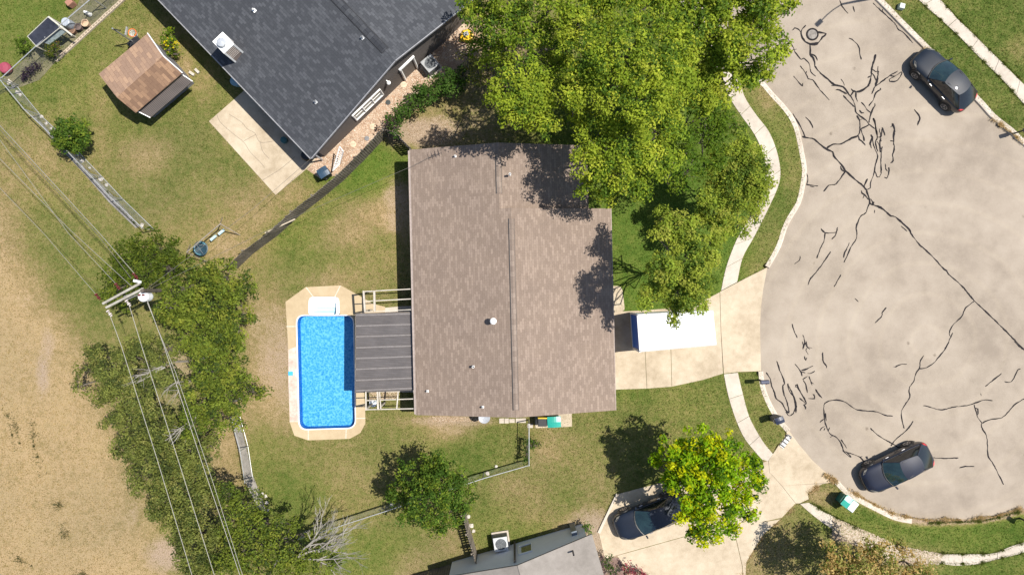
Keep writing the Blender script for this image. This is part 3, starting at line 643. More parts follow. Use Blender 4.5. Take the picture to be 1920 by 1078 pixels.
roof_slab(mb, [(uL, vB, E), (r1, vB, z1_), (r1, vN, z1_), (r2, vN, z2_), (r2, vT, z2_), (uL, vT, E)])
roof_slab(mb, [(r1, vB, z1_), (uR1, vB, eR1), (uR1, vN, eR1), (r1, vN, z1_)])
roof_slab(mb, [(r2, vN - .25, z2_), (uR2, vN - .25, eR2), (uR2, vT, eR2), (r2, vT, z2_)])
roof = mb.build('roof', SH1, house)
def walls(mb, poly, zt=2.45):
    P = [hp(u, v, 0) for u, v in poly]; n = len(P)
    for i in range(n):
        a, b = P[i], P[(i + 1) % n]; mb.add([a, b, b + Vector((0, 0, zt)), a + Vector((0, 0, zt))], [(0, 1, 2, 3)])
mb = MB(); ins = .42
walls(mb, [(uL + ins, vB + .3), (uR1 - ins, vB + .3), (uR1 - ins, vN - .35), (uR2 - ins, vN - .35), (uR2 - ins, vT - .3), (uL + ins, vT - .3)])
for (a, c_, vv, rr, zr_) in ((uL + ins, uR1 - ins, vB + .3, r1, z1_), (uL + ins, uR2 - ins, vT - .3, r2, z2_)):
    mb.add([hp(a, vv, 2.4), hp(c_, vv, 2.4), hp(c_, vv, 2.5), hp(rr, vv, zr_ - .16), hp(a, vv, 2.5)], [(0, 1, 2, 3, 4)])
mb.build('wall', BRICKW, house)
mb = MB(); mb.prism([tuple(hp(u, v, 0))[:2] for u, v in [(uL + ins, vB + .3), (uR1 - ins, vB + .3), (uR1 - ins, vN - .35), (uR2 - ins, vN - .35), (uR2 - ins, vT - .3), (uL + ins, vT - .3)]], 2.3, 2.34); mb.build('ceiling_board', FASC, house)
for a, b in (((uL - .015, vB, E - .09), (uL - .015, vT, E - .09)), ((uR1 + .015, vB, eR1 - .09), (uR1 + .015, vN, eR1 - .09))): mb = MB(); mb.bar(hp(*a), hp(*b), .03, .17); mb.build('fascia', FASC, house)
mb = MB()
mb.bar(hp(uL - .07, vB + .05, E - .07), hp(uL - .07, vT - .05, E - .07), .10, .09); mb.build('gutter', plain('gutter', (.32, .26, .23), .5), house)
def ridge_vent(rr, zr_, v0, v1):
    mb = MB(); RIDG = SHR
    for s_ in (-1, 1):
        a = [hp(rr, v0, zr_ + .045), hp(rr, v1, zr_ + .045), hp(rr + s_ * .14, v1, zr_ + .045 - .14 * SL), hp(rr + s_ * .14, v0, zr_ + .045 - .14 * SL)]
        b = [p - Vector((0, 0, .03)) for p in a]; mb.hexa(b, a)
    o = mb.build('ridge_vent', RIDG, house)
    mb = MB()
    for s_ in (-1, 1): mb.bar(hp(rr + s_ * .15, v0, zr_ + .022 - .15 * SL), hp(rr + s_ * .15, v1, zr_ + .022 - .15 * SL), .04 if s_ < 0 else .022, .045)
    mb.build('vent_gap_shade', BLACK, o)  # black bars paint shade into the gaps beside the vent cap, wider on the left
SHR = shingle('ridge_shingles', (.20, .158, .132), (.29, .235, .198), (.15, .115, .095), -HA, .36, .3)
ridge_vent(r1, z1_, -6.95, 3.9); ridge_vent(r2, z2_, 5.35, 7.6)
def pipe_vent(pxy, zt, r, hgt, parent, flash=.16, cap=False, mat=WHITE, name='roof_vent'):
    """vent pipe whose top shows at pxy; zt roof height there"""
    c = W(*pxy, zt + hgt); mb = MB(); mb.lathe((c.x, c.y, zt - .05), [(r, 0), (r, hgt + .05), (r * .75, hgt + .05), (r * .75, .1)], 14)
    if cap: mb.lathe((c.x, c.y, zt + hgt - .02), [(r * 1.6, 0), (r * 1.7, .08), (r * .9, .16), (0, .18)], 16)
    mb.box((c.x, c.y, zt + .03), (flash * 2, flash * 2, .03)); return mb.build(name, mat, parent, smooth=False)
def zroof(u): return E + (u - uL) * SL if u < r1 else z1_ - (u - r1) * SL
for (p, r, h_, cap) in (((925,602), .11, .5, True), ((887,688), .07, .33, False), ((956,326), .06, .3, False), ((853,292), .05, .25, False), ((801,734), .05, .22, False), ((905,764), .05, .25, False)):
    w0 = W(*p, 3.3); u_ = w0.dot(U); pipe_vent(p, zroof(u_) + .02, r, h_, house, cap=cap, flash=.065)
# tv aerial above the upper left eave
c = W(815, 289, 3.1); an = empty('tv_aerial', (c.x, c.y, 2.7), 'thin wire tv aerial on the upper left of the brown roof', 'aerial')
mb = MB(); mb.tube([(c.x, c.y, 2.7), (c.x, c.y, 3.3)], .02); mb.build('mast', DARKM, an)
mb = MB(); a = Vector((c.x - .15, c.y - .15, 3.28)); b = Vector((c.x + .4, c.y + .02, 3.28)); mb.tube([a, b], .016)
for t in (.0, .35, .7, 1): p = a.lerp(b, t); mb.tube([p + Vector((-.06, .26, 0)), p - Vector((-.03, .12, 0))], .011)
mb.build('boom', DARKM, an)
# dish on the lower wall
c = W(905, 786, 1.2); ds = empty('satellite_dish', (c.x, c.y, 0), 'grey round satellite dish at the lower edge of the brown roof', 'satellite dish')
mb = MB(); mb.lathe((c.x + .1, c.y + .12, 1.3), [(.36, 0), (.34, .05), (.2, .02), (0, 0)], 20); mb.build('dish', plain('dish_grey', (.34, .36, .4), .4), ds)
mb = MB(); mb.tube([(c.x, c.y + .05, 0), (c.x + .05, c.y + .1, 1.3)], .03); mb.build('mast', DARKM, ds)

# ---------------------------------------------------------------- patio cover and open frames
COR = stripes('corrugated_grey', (.13, .118, .115), (.215, .195, .19), .075, math.pi / 2 - .06, .45, .35, .12)
zc = 2.12
cov = empty('patio_cover', W(724, 660), 'grey corrugated patio cover between the pool and the house', 'patio cover')
q = [(667.5,588),(778,585),(782,731.5),(667,736.5)]; q = [W(a, b, zc) for a, b in q]
mb = MB(); nst = 46
for i in range(nst):       # corrugations run across, from pool to house
    t0, t1 = i / nst, (i + 1) / nst
    L0, L1 = q[0].lerp(q[3], t0), q[0].lerp(q[3], t1); R0, R1 = q[1].lerp(q[2], t0), q[1].lerp(q[2], t1); Lm, Rm = (L0 + L1) / 2 + Vector((0, 0, .035)), (R0 + R1) / 2 + Vector((0, 0, .035))
    mb.add([L0, R0, Rm, Lm], [(0, 1, 2, 3)]); mb.add([Lm, Rm, R1, L1], [(0, 1, 2, 3)])
mb.build('corrugated_sheet', COR, cov)
mb = MB()
for t in (.0, .135, .27, .41, .545, .68, .82, .95): mb.bar(q[0].lerp(q[3], t + .02) + Vector((0, 0, .042)), q[1].lerp(q[2], t + .02) + Vector((0, 0, .042)), .09, .012)
mb.build('lap_seam', plain('seam_grey', (.165, .150, .147), .55, .1), cov)
mb = MB()
for t in (0, .18, .36, .54, .72, .9): mb.bar(q[0].lerp(q[3], t) + Vector((0, 0, -.05)), q[1].lerp(q[2], t) + Vector((0, 0, -.05)), .05, .08)
mb.bar(q[0] - Vector((0, 0, .08)), q[3] - Vector((0, 0, .08)), .08, .14); mb.build('beam', WOODG, cov)
for t in (.02, .5, .98):
    p = q[0].lerp(q[3], t) + Vector((.35, 0, 0)); mb = MB(); mb.box((p.x, p.y, .98), (.1, .1, 1.96)); mb.build('post', TIMBER, cov)
def frame(name, label, horiz, vert, zt, postpx, drop=.0):
    r = empty(name, W(*postpx[0]), label, 'pergola')
    for a, b, wd in horiz: mb = MB(); mb.bar(W(*a, zt), W(*b, zt), wd, .10); mb.build('rafter', TIMBER, r)
    for a, b, wd in vert: mb = MB(); mb.bar(W(*a, zt + .11), W(*b, zt + .11), wd, .10); mb.build('cross_bar', TIMBER, r)
    for p in postpx: c = W(*p, zt); mb = MB(); mb.box((c.x, c.y, zt / 2), (.09, .09, zt - .12)); mb.build('post', TIMBER, r)
frame('pergola', 'small open timber frame on the upper side of the patio cover', [((682,546.5),(778,541.5),.055), ((682,565),(779,560),.055), ((683,584.8),(779,580),.045)], [((681.7,545),(684.5,585),.10), ((701.8,545),(702.7,584),.11)], 2.3, [(683,547),(683.5,583)])
frame('pergola', 'timber frame grid on the lower side of the patio cover', [((686,750.5),(783,747),.055), ((686,767.5),(783,765.5),.055)], [((686,734),(686.5,769),.07), ((708,734),(709,768),.09), ((711.6,734),(714.5,768),.05), ((746.8,733),(744,766.5),.06), ((776,731),(780,766),.06)], 2.3, [(686,767),(709,766)])
mb = MB(); mb.prism(px2([(541,655),(555,650),(557,700),(559.5,789),(544,791),(541,720)]), .03, .036); mb.build('worn_strip', grain('pink_concrete', [(.40,.30,.25),(.52,.43,.37),(.62,.55,.48)], (1, 7, 30), contrast=1.4), deck)
hb = W(699, 756, .5); mb = MB(); mb.lathe((hb.x, hb.y, .0), [(.06, .0), (.05, .4), (.22, .42), (.24, .46), (0, .47)], 10); mb.bar((hb.x, hb.y, .47), (hb.x + .3, hb.y + .2, .75), .09, .03); tag(mb.build('garden_stool', plain('pale_plastic', (.6, .64, .68), .4), None, org=(hb.x, hb.y, 0)), 'pale grey-blue garden stool under the lower timber frame', 'stool')

# ---------------------------------------------------------------- dark-roofed neighbour
C2 = W(583, 297, 2.5); C2.z = 0; n2 = Vector((.721, .692, 0)).normalized(); d2 = Vector((-.692, .721, 0)).normalized()
def h2(s, t, z): return C2 + n2 * s + d2 * t + Vector((0, 0, z))
a2 = math.atan2(d2.y, d2.x)
SH2 = shingle('charcoal_shingles', (.050, .054, .063), (.098, .104, .118), (.034, .037, .044), -a2, .3, .15)
SH2b = SH2
nb = empty('charcoal_roof_house', h2(7.3, 6, 0), 'large house with charcoal shingle roof at the top of the photo', 'house')
HW, S2, L2 = 7.33, .274, 20; zr2 = 2.5 + HW * S2
def slab3(mb, pts, th=.14):
    T = [Vector(p) for p in pts]; B = [p - Vector((0, 0, th)) for p in T]; n = len(T)
    mb.add(T + B, [tuple(range(n)), tuple(range(2 * n - 1, n - 1, -1))] + [(i, (i + 1) % n, n + (i + 1) % n, n + i) for i in range(n)])
mb = MB(); slab3(mb, [h2(0, 0, 2.5), h2(HW, 0, zr2), h2(HW, L2, zr2), h2(0, L2, 2.5)]); slab3(mb, [h2(HW, 0, zr2), h2(2 * HW, 0, 2.5), h2(2 * HW, L2, 2.5), h2(HW, L2, zr2)])
rf2 = mb.build('roof', SH2, nb)
WALLB = grain('taupe_wall', [(.10, .085, .078), (.125, .108, .10), (.15, .13, .122)], (.6, 4, 30), contrast=.8)
mb = MB(); gi, ei = .32, .5
A_, B_ = h2(ei, gi, 0), h2(2 * HW - ei, gi, 0)
mb.add([A_, B_, B_ + Vector((0, 0, 2.5)), h2(HW, gi, zr2 - .15), A_ + Vector((0, 0, 2.5))], [(0, 1, 2, 3, 4)])
mb.add([A_, h2(ei, L2, 0), h2(ei, L2, 2.45), h2(ei, gi, 2.45)], [(0, 1, 2, 3)]); mb.add([B_, h2(2 * HW - ei, L2, 0), h2(2 * HW - ei, L2, 2.45), h2(2 * HW - ei, gi, 2.45)], [(0, 1, 2, 3)])
mb.build('wall', WALLB, nb)
mb = MB(); mb.bar(h2(-.04, .02, 2.42), h2(-.04, L2, 2.42), .07, .10); mb.build('gutter', plain('mid_gutter', (.24, .24, .25), .5), nb)
mb = MB(); mb.bar(h2(0, -.02, 2.43), h2(HW, -.02, zr2 - .07), .04, .15); mb.bar(h2(HW, -.02, zr2 - .07), h2(2 * HW, -.02, 2.43), .04, .15); mb.build('rake_board', plain('rake_grey', (.3, .3, .32), .5), nb)
mb = MB(); mb.tube([h2(.25, .25, 2.4), h2(.25, .25, .1)], .05, 8); mb.build('downpipe', plain('pale_gutter', (.42, .42, .44)), nb)
mb = MB()
for s_ in (-1, 1):
    a = [h2(HW, .8, zr2 + .045), h2(HW, L2 - 1, zr2 + .045), h2(HW + s_ * .2, L2 - 1, zr2 + .045 - .2 * S2), h2(HW + s_ * .2, .8, zr2 + .045 - .2 * S2)]
    mb.hexa([p - Vector((0, 0, .03)) for p in a], a)
rv = mb.build('ridge_vent', shingle('charcoal_ridge', (.035, .038, .046), (.075, .08, .09), (.012, .014, .018), -a2 + math.pi / 2, .36, .3), nb)
mb = MB()
for s_ in (-1, 1): mb.bar(h2(HW + s_ * .22, .8, zr2 + .02 - .22 * S2), h2(HW + s_ * .22, L2 - 1, zr2 + .02 - .22 * S2), .05, .05)
mb.build('vent_gap_shade', BLACK, rv)  # shade in these ridge gaps is painted on as black bars too
# window, door frame and lamp in the gable wall (s from the corner)
def wallpt(s, z, out=0): return h2(ei + s, gi - out, z)
def win2(s0, s1, z0, z1, panes, nm='window', glass=True):
    mb = MB(); fw = .07
    for (a, b) in (((s0, z1), (s1, z1)), ((s0, z0), (s1, z0))): mb.bar(wallpt(a[0] - .03, a[1], .04), wallpt(b[0] + .03, b[1], .04), .08, fw)
    for k in range(panes + 1):
        s = s0 + (s1 - s0) * k / panes; mb.bar(wallpt(s, z0, .04), wallpt(s, z1, .04), .08, fw)
    o = mb.build(nm, WHITE, nb)
    if glass:
        mb = MB(); mb.add([wallpt(s0, z0, .012), wallpt(s1, z0, .012), wallpt(s1, z1, .012), wallpt(s0, z1, .012)], [(0, 1, 2, 3)]); mb.build('pane', plain('window_glass', (.11, .12, .10), .12, var=.4, scale=2, spec=.8), o)
        mb = MB(); mb.bar(wallpt(s0 + .1, (z0 + z1) / 2, .03), wallpt(s1 - .1, (z0 + z1) / 2, .03), .03, .04); mb.build('meeting_rail', WHITE, o)
    return o
win2(3.0, 5.25, .9, 2.0, 3)
mb = MB()
for a, b in (((6.95, 2.1), (8.0, 2.1)),): mb.bar(wallpt(a[0] - .08, a[1], .06), wallpt(b[0] + .08, b[1], .06), .12, .14)
for s in (6.95, 8.0): mb.bar(wallpt(s, .05, .05), wallpt(s, 2.1, .05), .09, .12)
dr = mb.build('door', WHITE, nb); mb = MB(); mb.add([wallpt(7.0, .05, .014), wallpt(7.95, .05, .014), wallpt(7.95, 2.05, .014), wallpt(7.0, 2.05, .014)], [(0, 1, 2, 3)]); mb.build('door_leaf', plain('door_taupe', (.13, .115, .105), .6), dr)
lp = wallpt(5.9, 2.2, .18); mb = MB(); mb.lathe(lp, [(.0, -.12), (.1, -.1), (.12, 0), (.05, .06), (0, .07)], 12); mb.bar(lp, wallpt(5.9, 2.25, 0), .05, .05); mb.build('wall_lamp', WHITE, nb)
# chimney chase
tc = W(419, 81, 4.25); cc = Vector((tc.x, tc.y, 0)); M_ = Matrix.Rotation(a2, 3, 'Z')
mb = MB(); mb.box((cc.x, cc.y, 3.3), (.86, .72, 1.86), M=M_); chm = mb.build('chimney', plain('chase_siding', (.23, .18, .155), .7), nb)
mb = MB(); mb.box((cc.x, cc.y, 4.25), (.94, .80, .06), M=M_)
for sx in (-1, 1):
    for sy in (-1, 1): p = cc + d2 * (.41 * sx) + n2 * (.35 * sy); mb.box((p.x, p.y, 3.3), (.10, .10, 1.86), M=M_)
mb.build('white_trim', WHITE, chm)
mb = MB()
for k in range(6): z = 3.2 + k * .17; p = cc - d2 * .435 + Vector((0, 0, z)); mb.bar(p - n2 * .3, p + n2 * .3, .02, .05)
mb.build('siding_slat', plain('slat', (.4, .36, .33), .6), chm)
cap = cc - n2 * .05; mb = MB(); mb.lathe((cap.x, cap.y, 4.26), [(.2, 0), (.2, .16), (.27, .17), (.25, .24), (0, .27)], 20); mb.build('flue_cap', plain('cap_metal', (.6, .62, .64), .35, .5), chm)
for (s, t) in ((1.2, 7.95), (3.6, 8.0), (6.9, 2.2), (6.6, 7.4), (2.5, 1.9)):
    zt = 2.5 + s * S2; p = h2(s, t, zt); mb = MB(); mb.lathe((p.x, p.y, zt), [(.05, 0), (.05, .28), (.035, .28), (.035, .1)], 12); mb.box((p.x, p.y, zt + .03), (.2, .2, .03), a2); mb.build('roof_vent', GREYM if s != 3.6 else WHITE, nb)

# ---------------------------------------------------------------- grey-roofed house at the bottom
ax3 = Vector((.28, -.96, 0)).normalized(); n3 = Vector((.96, .28, 0)).normalized()
E3 = 2.4; R3 = W(1110, 1001, E3); R3.z = 0; HW3 = 4.6; S3 = .30; zr3 = E3 + HW3 * S3
def h3(s, t, z): return R3 - n3 * s + ax3 * t + Vector((0, 0, z))
ROOF3 = grain('grey_roll_roof', [(.165, .148, .132), (.225, .203, .184), (.285, .260, .238)], (.5, 3, 30), contrast=1.0)
hb3 = empty('grey_roof_house', h3(HW3, 4, 0), 'house with plain light grey roof and white gable at the bottom edge', 'house')
mb = MB(); slab3(mb, [h3(0, 0, E3), h3(HW3, 0, zr3), h3(HW3, 14, zr3), h3(0, 14, E3)]); slab3(mb, [h3(HW3, 0, zr3), h3(2 * HW3, 0, E3), h3(2 * HW3, 14, E3), h3(HW3, 14, zr3)]); mb.build('roof', ROOF3, hb3)
mb = MB(); mb.bar(h3(HW3, .0, zr3 + .012), h3(HW3, 14, zr3 + .012), .03, .02); mb.build('ridge_line', plain('ridge_dark', (.12, .11, .1), .8), hb3)
mb = MB(); A_, B_ = h3(.35, .12, 0), h3(2 * HW3 - .35, .12, 0)
mb.add([A_, B_, B_ + Vector((0, 0, E3)), h3(HW3, .12, zr3 - .15), A_ + Vector((0, 0, E3))], [(0, 1, 2, 3, 4)])
mb.add([A_, h3(.35, 14, 0), h3(.35, 14, 2.4), h3(.35, .12, 2.4)], [(0, 1, 2, 3)]); mb.add([B_, h3(2 * HW3 - .35, 14, 0), h3(2 * HW3 - .35, 14, 2.4), h3(2 * HW3 - .35, .12, 2.4)], [(0, 1, 2, 3)])
mb.build('wall', grain('white_siding', [(.7, .7, .71), (.78, .78, .79), (.84, .84, .85)], (.6, 4, 30), contrast=.7), hb3)
def w3(s, z, out=0): return h3(s, .12 - out, z)
mb = MB(); mb.add([w3(3.75, .9, .03), w3(4.35, .9, .03), w3(4.35, 2.0, .03), w3(3.75, 2.0, .03)], [(0, 1, 2, 3)]); wn = mb.build('window', plain('green_glass', (.10, .10, .07), .15, var=.4), hb3)
mb = MB()
for a, b in (((3.7, .85), (4.5, .85)), ((3.7, 2.05), (4.5, 2.05)), ((3.7, .85), (3.7, 2.05)), ((4.5, .85), (4.5, 2.05))): mb.bar(w3(a[0], a[1], .05), w3(b[0], b[1], .05), .06, .06)
mb.build('frame', WHITE, wn)
mb = MB(); mb.bar(w3(4.75, .02, .12), w3(4.75, 3.1, .12), .12, .1); mb.build('dark_upright', plain('dark_upright_brown', (.06, .05, .045), .7), hb3)  # dark brown bar standing upright on the gable wall
for p in ((1075,1037), (1007,1075)):
    c = W(*p, 3.2); mb = MB(); mb.lathe((c.x, c.y, 2.7), [(.05, 0), (.05, .75), (.035, .75), (.035, .5)], 10); mb.build('roof_vent', DARKM, hb3)
# ---------------------------------------------------------------- cars
def carmat(name, col, rough=.28, metal=.35):
    m, n, b = newmat(name); b.inputs['Base Color'].default_value = (*col, 1); b.inputs['Metallic'].default_value = .1
    b.inputs['Roughness'].default_value = .5; b.inputs['Specular IOR Level'].default_value = .3; b.inputs['Coat Weight'].default_value = .8; b.inputs['Coat Roughness'].default_value = .02
    v = coords(n); k = noise(n, v, 1.2, 5); n.links.new(ramp(n, k, [(.3, tuple(c * .8 for c in col)), (.7, tuple(c * 1.3 for c in col))]), b.inputs['Base Color']); return m
CGLASS = plain('windscreen_glass', (.012, .028, .028), .05, var=.5, scale=2.2, spec=1.0, coat=1)
SGLASS = plain('side_glass', (.012, .014, .016), .06, spec=.8)
TYRE = plain('tyre_rubber', (.02, .02, .02), .8); RIM = plain('alloy_rim', (.4, .4, .42), .35, .8)
def loft(mb, rings):
    m = len(rings[0]); vs = [p for r in rings for p in r]; fs = []
    for i in range(len(rings) - 1):
        for k in range(m):
            k2 = (k + 1) % m; fs.append((i * m + k, i * m + k2, (i + 1) * m + k2, (i + 1) * m + k))
    fs += [tuple(range(m)), tuple(range((len(rings) - 1) * m, len(rings) * m))]; mb.add(vs, fs)
def car(loc, ang, label, paint, hood=None, L=4.5, Wd=1.8, roofz=1.5, rear=-1.22, base_rear=-2.05, front=.12, base_front=1.0):
    r = empty('parked_car', (0, 0, 0), label, 'car', 'cars parked round the turning circle'); f = L / 4.5; g = Wd / 1.8
    st = [(2.25,.42,.32,.56,.60),(2.17,.64,.24,.62,.69),(1.98,.78,.2,.70,.79),(1.7,.86,.2,.77,.86),(1.25,.885,.2,.83,.93),(.9,.89,.2,.88,.97),(.3,.89,.2,.92,.98),(-.5,.89,.2,.94,.99),(-1.3,.89,.2,.96,1.0),(-1.75,.86,.22,.95,1.0),(-2.02,.78,.26,.90,.96),(-2.18,.64,.34,.78,.84),(-2.25,.48,.42,.62,.66)]
    rings = []
    for x, w, zb, zs, zt in st:
        h = [(w * .8, zb), (w * .98, zb + .08), (w * 1.0, (zb + zs) / 2), (w * .99, zs - .08), (w * .93, zs), (w * .72, zt - .015), (w * .3, zt)]
        rings.append([(x * f, y * g, z) for y, z in h] + [(x * f, -y * g, z) for y, z in reversed(h)])
    mb = MB(); loft(mb, rings); b = mb.build('body', paint, r, smooth=True)
    m = b.modifiers.new('sub', 'SUBSURF'); m.levels = m.render_levels = 2
    # cabin
    y0, y1, zb = .80 * g, .60 * g, .93
    nr = 7
    def roofp(x, y):
        t = (x - rear) / (front - rear); return roofz - .05 * (2 * t - 1) ** 2 - .05 * (y / y1) ** 2
    mb = MB(); G = [[(front + (rear - front) * i / nr - (.10 * (abs(j - 3) / 3) ** 2 if i == 0 else 0) + (.10 * (abs(j - 3) / 3) ** 2 if i == nr else 0), y1 * (1 - .20 * (i / nr) ** 2 - (.05 if i == 0 else 0)) * (j - 3) / 3) for j in range(7)] for i in range(nr + 1)]
    vs = [(x * f, y, roofp(x, y)) for row in G for x, y in row]
    mb.add(vs, [(i * 7 + j, i * 7 + j + 1, (i + 1) * 7 + j + 1, (i + 1) * 7 + j) for i in range(nr) for j in range(6)])
    mb.build('roof', paint, r, smooth=True)
    def sheet(name, A, B, mat, par=r, bow=(0, 0, 0)):
        """sheet between two curves"""
        mb = MB(); n = len(A); vs = list(A) + [tuple((A[i][k] + B[i][k]) / 2 + bow[k] for k in range(3)) for i in range(n)] + list(B)
        mb.add(vs, [(q * n + i, q * n + i + 1, (q + 1) * n + i + 1, (q + 1) * n + i) for q in range(2) for i in range(n - 1)]); return mb.build(name, mat, par, smooth=True)
    top = [(x * f, y, roofp(x, y) - .004) for x, y in G[0]]; bot = [((base_front - .22 * (abs(j - 3) / 3) ** 2) * f, y0 * (j - 3) / 3, zb + .02) for j in range(7)]
    ws = sheet('windscreen', bot, top, CGLASS, bow=(.03, 0, .03))
    mb = MB(); mb.tube([(bot[k][0] + .05, bot[k][1], bot[k][2] + .03) for k in (1, 2, 3, 4)], .015, 5); mb.build('wiper', BLACK, ws)
    mb = MB(); mb.tube([(p[0] + .02, p[1] * 1.0, p[2] + .012) for p in bot], .03, 5); mb.build('cowl', BLACK, r)
    topr = [(x * f, y, roofp(x, y) - .004) for x, y in G[-1]]; botr = [((base_rear + .22 * (abs(j - 3) / 3) ** 2) * f, y0 * (j - 3) / 3 * .95, zb + .05) for j in range(7)]
    sheet('rear_window', topr, botr, SGLASS, bow=(-.02, 0, .02))
    for s in (-1, 1):
        je = 6 if s > 0 else 0
        T = [(G[i][je][0] * f, G[i][je][1], roofp(*G[i][je]) - .004) for i in range(nr + 1)]
        x0, x1 = (base_front - .22) * f, (base_rear + .22) * f
        Bq = [(x0 + (x1 - x0) * i / nr, y0 * s * (1 if i < nr else .95), zb + .02) for i in range(nr + 1)]
        sw = sheet('side_window', Bq, T, SGLASS, bow=(0, .03 * s, 0))
        mb = MB(); mb.tube([Bq[0], T[0]], .028, 6); mb.tube([Bq[-1], T[-1]], .05, 6); mb.tube([Vector(Bq[3]), Vector(T[3])], .025, 6); mb.tube(T, .022, 6); mb.build('pillar', paint, r)
        mb = MB(); mb.tube([(p[0], p[1] + .012 * s, p[2] - .01) for p in Bq], .007, 5); mb.build('window_trim', DARKM, sw)
        mb = MB(); mx = (base_front - .28) * f
        mb.hexa([Vector((mx - .07, s * .86 * g, .93)), Vector((mx + .03, s * .86 * g, .93)), Vector((mx + .0, s * 1.04 * g, .95)), Vector((mx - .1, s * 1.02 * g, .95))], [Vector((mx - .07, s * .86 * g, 1.0)), Vector((mx + .03, s * .86 * g, 1.0)), Vector((mx + .0, s * 1.04 * g, 1.07)), Vector((mx - .1, s * 1.02 * g, 1.07))])
        mb.build('wing_mirror', paint, r, bevel=.015)
        for hx in (.35, -.75): mb = MB(); mb.box((hx * f, s * .893 * g, .80), (.2, .03, .035)); mb.build('door_handle', plain('handle_chrome', (.5, .5, .52), .25, .9), r)
        mb = MB(); mb.hexa([Vector((2.14 * f, s * .5 * g, .58)), Vector((1.93 * f, s * .76 * g, .60)), Vector((1.76 * f, s * .82 * g, .64)), Vector((2.02 * f, s * .52 * g, .66))], [Vector((2.11 * f, s * .5 * g, .70)), Vector((1.92 * f, s * .74 * g, .735)), Vector((1.70 * f, s * .79 * g, .79)), Vector((1.97 * f, s * .55 * g, .765))])
        mb.build('headlight', plain('headlight_lens', (.16, .15, .13), .3, spec=.5), r, bevel=.01)
        mb = MB(); mb.hexa([Vector((-2.18 * f, s * .5 * g, .70)), Vector((-2.08 * f, s * .72 * g, .72)), Vector((-1.92 * f, s * .80 * g, .78)), Vector((-2.1 * f, s * .55 * g, .78))], [Vector((-2.15 * f, s * .5 * g, .85)), Vector((-2.04 * f, s * .71 * g, .91)), Vector((-1.88 * f, s * .785 * g, .94)), Vector((-2.03 * f, s * .55 * g, .91))])
        mb.build('tail_light', plain('tail_red', (.42, .015, .015), .5), r, bevel=.01)
        for wx in (1.36, -1.30):
            cy = s * .82 * g; mb = MB(); vs = []
            def disc(prof, mat, nm, par):
                mb = MB(); n = 24; vs = []; fs = []
                for rr, yy in prof:
                    for k in range(n):
                        t = 2 * math.pi * k / n; vs.append((wx * f + rr * math.cos(t), cy + s * yy, .33 + rr * math.sin(t)))
                for i in range(len(prof) - 1):
                    for k in range(n): k2 = (k + 1) % n; fs.append((i * n + k, i * n + k2, (i + 1) * n + k2, (i + 1) * n + k))
                mb.add(vs, fs); return mb.build(nm, mat, par, smooth=False)
            arch = disc([(.40, .03), (.40, .075), (.2, .076)], BLACK, 'wheel_arch', r)
            wh = disc([(.2, -.1), (.33, -.1), (.33, .09), (.31, .105), (.225, .11)], TYRE, 'wheel', r)
            rm = disc([(.23, .06), (.225, .112), (.2, .10), (.05, .09), (.0, .11)], RIM, 'rim', wh)
            mb = MB()
            for k in range(5):
                t = k * 2 * math.pi / 5; tt = t + .32
                mb.poly([(wx * f + a_ * math.cos(b_), cy + s * .118, .33 + a_ * math.sin(b_)) for a_, b_ in ((.08, t + .25), (.19, t + .3), (.19, t + .95), (.08, t + 1.0))])
            mb.build('rim_gap', BLACK, wh)
    mb = MB(); mb.box((2.235 * f, 0, .42), (.05, .9 * g, .14)); mb.build('grille', BLACK, r, bevel=.01)
    for s in (-1, 1): mb = MB(); mb.tube([((front - .25) * f, s * .5 * g, roofz - .045), ((rear + .2) * f, s * .42 * g, roofz - .06)], .016, 5); mb.build('roof_rail', BLACK, r)
    r.location = loc; r.rotation_euler = (0, 0, ang); return r
car(W(1757, 156, ZR), math.radians(133.5), 'dark blue-grey hatchback parked at the upper right kerb', carmat('blue_grey_paint', (.008, .012, .020)), roofz=1.54, rear=-1.25, base_rear=-2.12)
car(W(1671, 871, ZR), math.radians(206), 'dark navy car with a glinting roof at the lower end of the turning circle', carmat('navy_paint', (.006, .009, .022)), L=4.55)
c3 = car(W(1217, 961, .03), math.radians(201.5), 'black-blue car parked half under the bright yellow-green tree', carmat('black_blue_paint', (.006, .010, .020)), L=4.7, roofz=1.45)
c3['group'] = None; del c3['group']

# ---------------------------------------------------------------- storage container on the driveway
st = empty('storage_container', W(1262, 622), 'white-topped storage container with a blue end panel on the driveway', 'storage container')
zt = 2.45; T = [W(1196, 589.5, zt), W(1339.5, 581, zt), W(1343.5, 646, zt), W(1201, 659, zt)]
T[1] = W(1337, 582, zt); B = [Vector((p.x, p.y, .12)) for p in T]
WHT = grain('bright_white_panel', [(.60, .60, .59), (.72, .72, .72), (.76, .76, .77)], (.6, 5, 30), bs=.05)
mb = MB(); mb.hexa([p for p in B], [p - Vector((0, 0, .08)) for p in T]); mb.build('body', plain('container_body', (.75, .75, .75), .5, var=.03), st)
mb = MB(); n_ = 24
for i in range(n_):
    t0, t1 = i / n_, (i + 1) / n_; tm = (t0 + t1) / 2
    a0, a1, b0, b1 = T[0].lerp(T[1], t0), T[0].lerp(T[1], t1), T[3].lerp(T[2], t0), T[3].lerp(T[2], t1); am, bmm = T[0].lerp(T[1], tm) + Vector((0, 0, .012)), T[3].lerp(T[2], tm) + Vector((0, 0, .012))
    mb.add([a0, b0, bmm, am], [(0, 1, 2, 3)]); mb.add([am, bmm, b1, a1], [(0, 1, 2, 3)])
mb.build('roof', WHT, st)
mb = MB()
for i in range(1, 12): mb.bar(T[0].lerp(T[1], i / 12) + Vector((0, 0, .016)), T[3].lerp(T[2], i / 12) + Vector((0, 0, .016)), .02, .012)
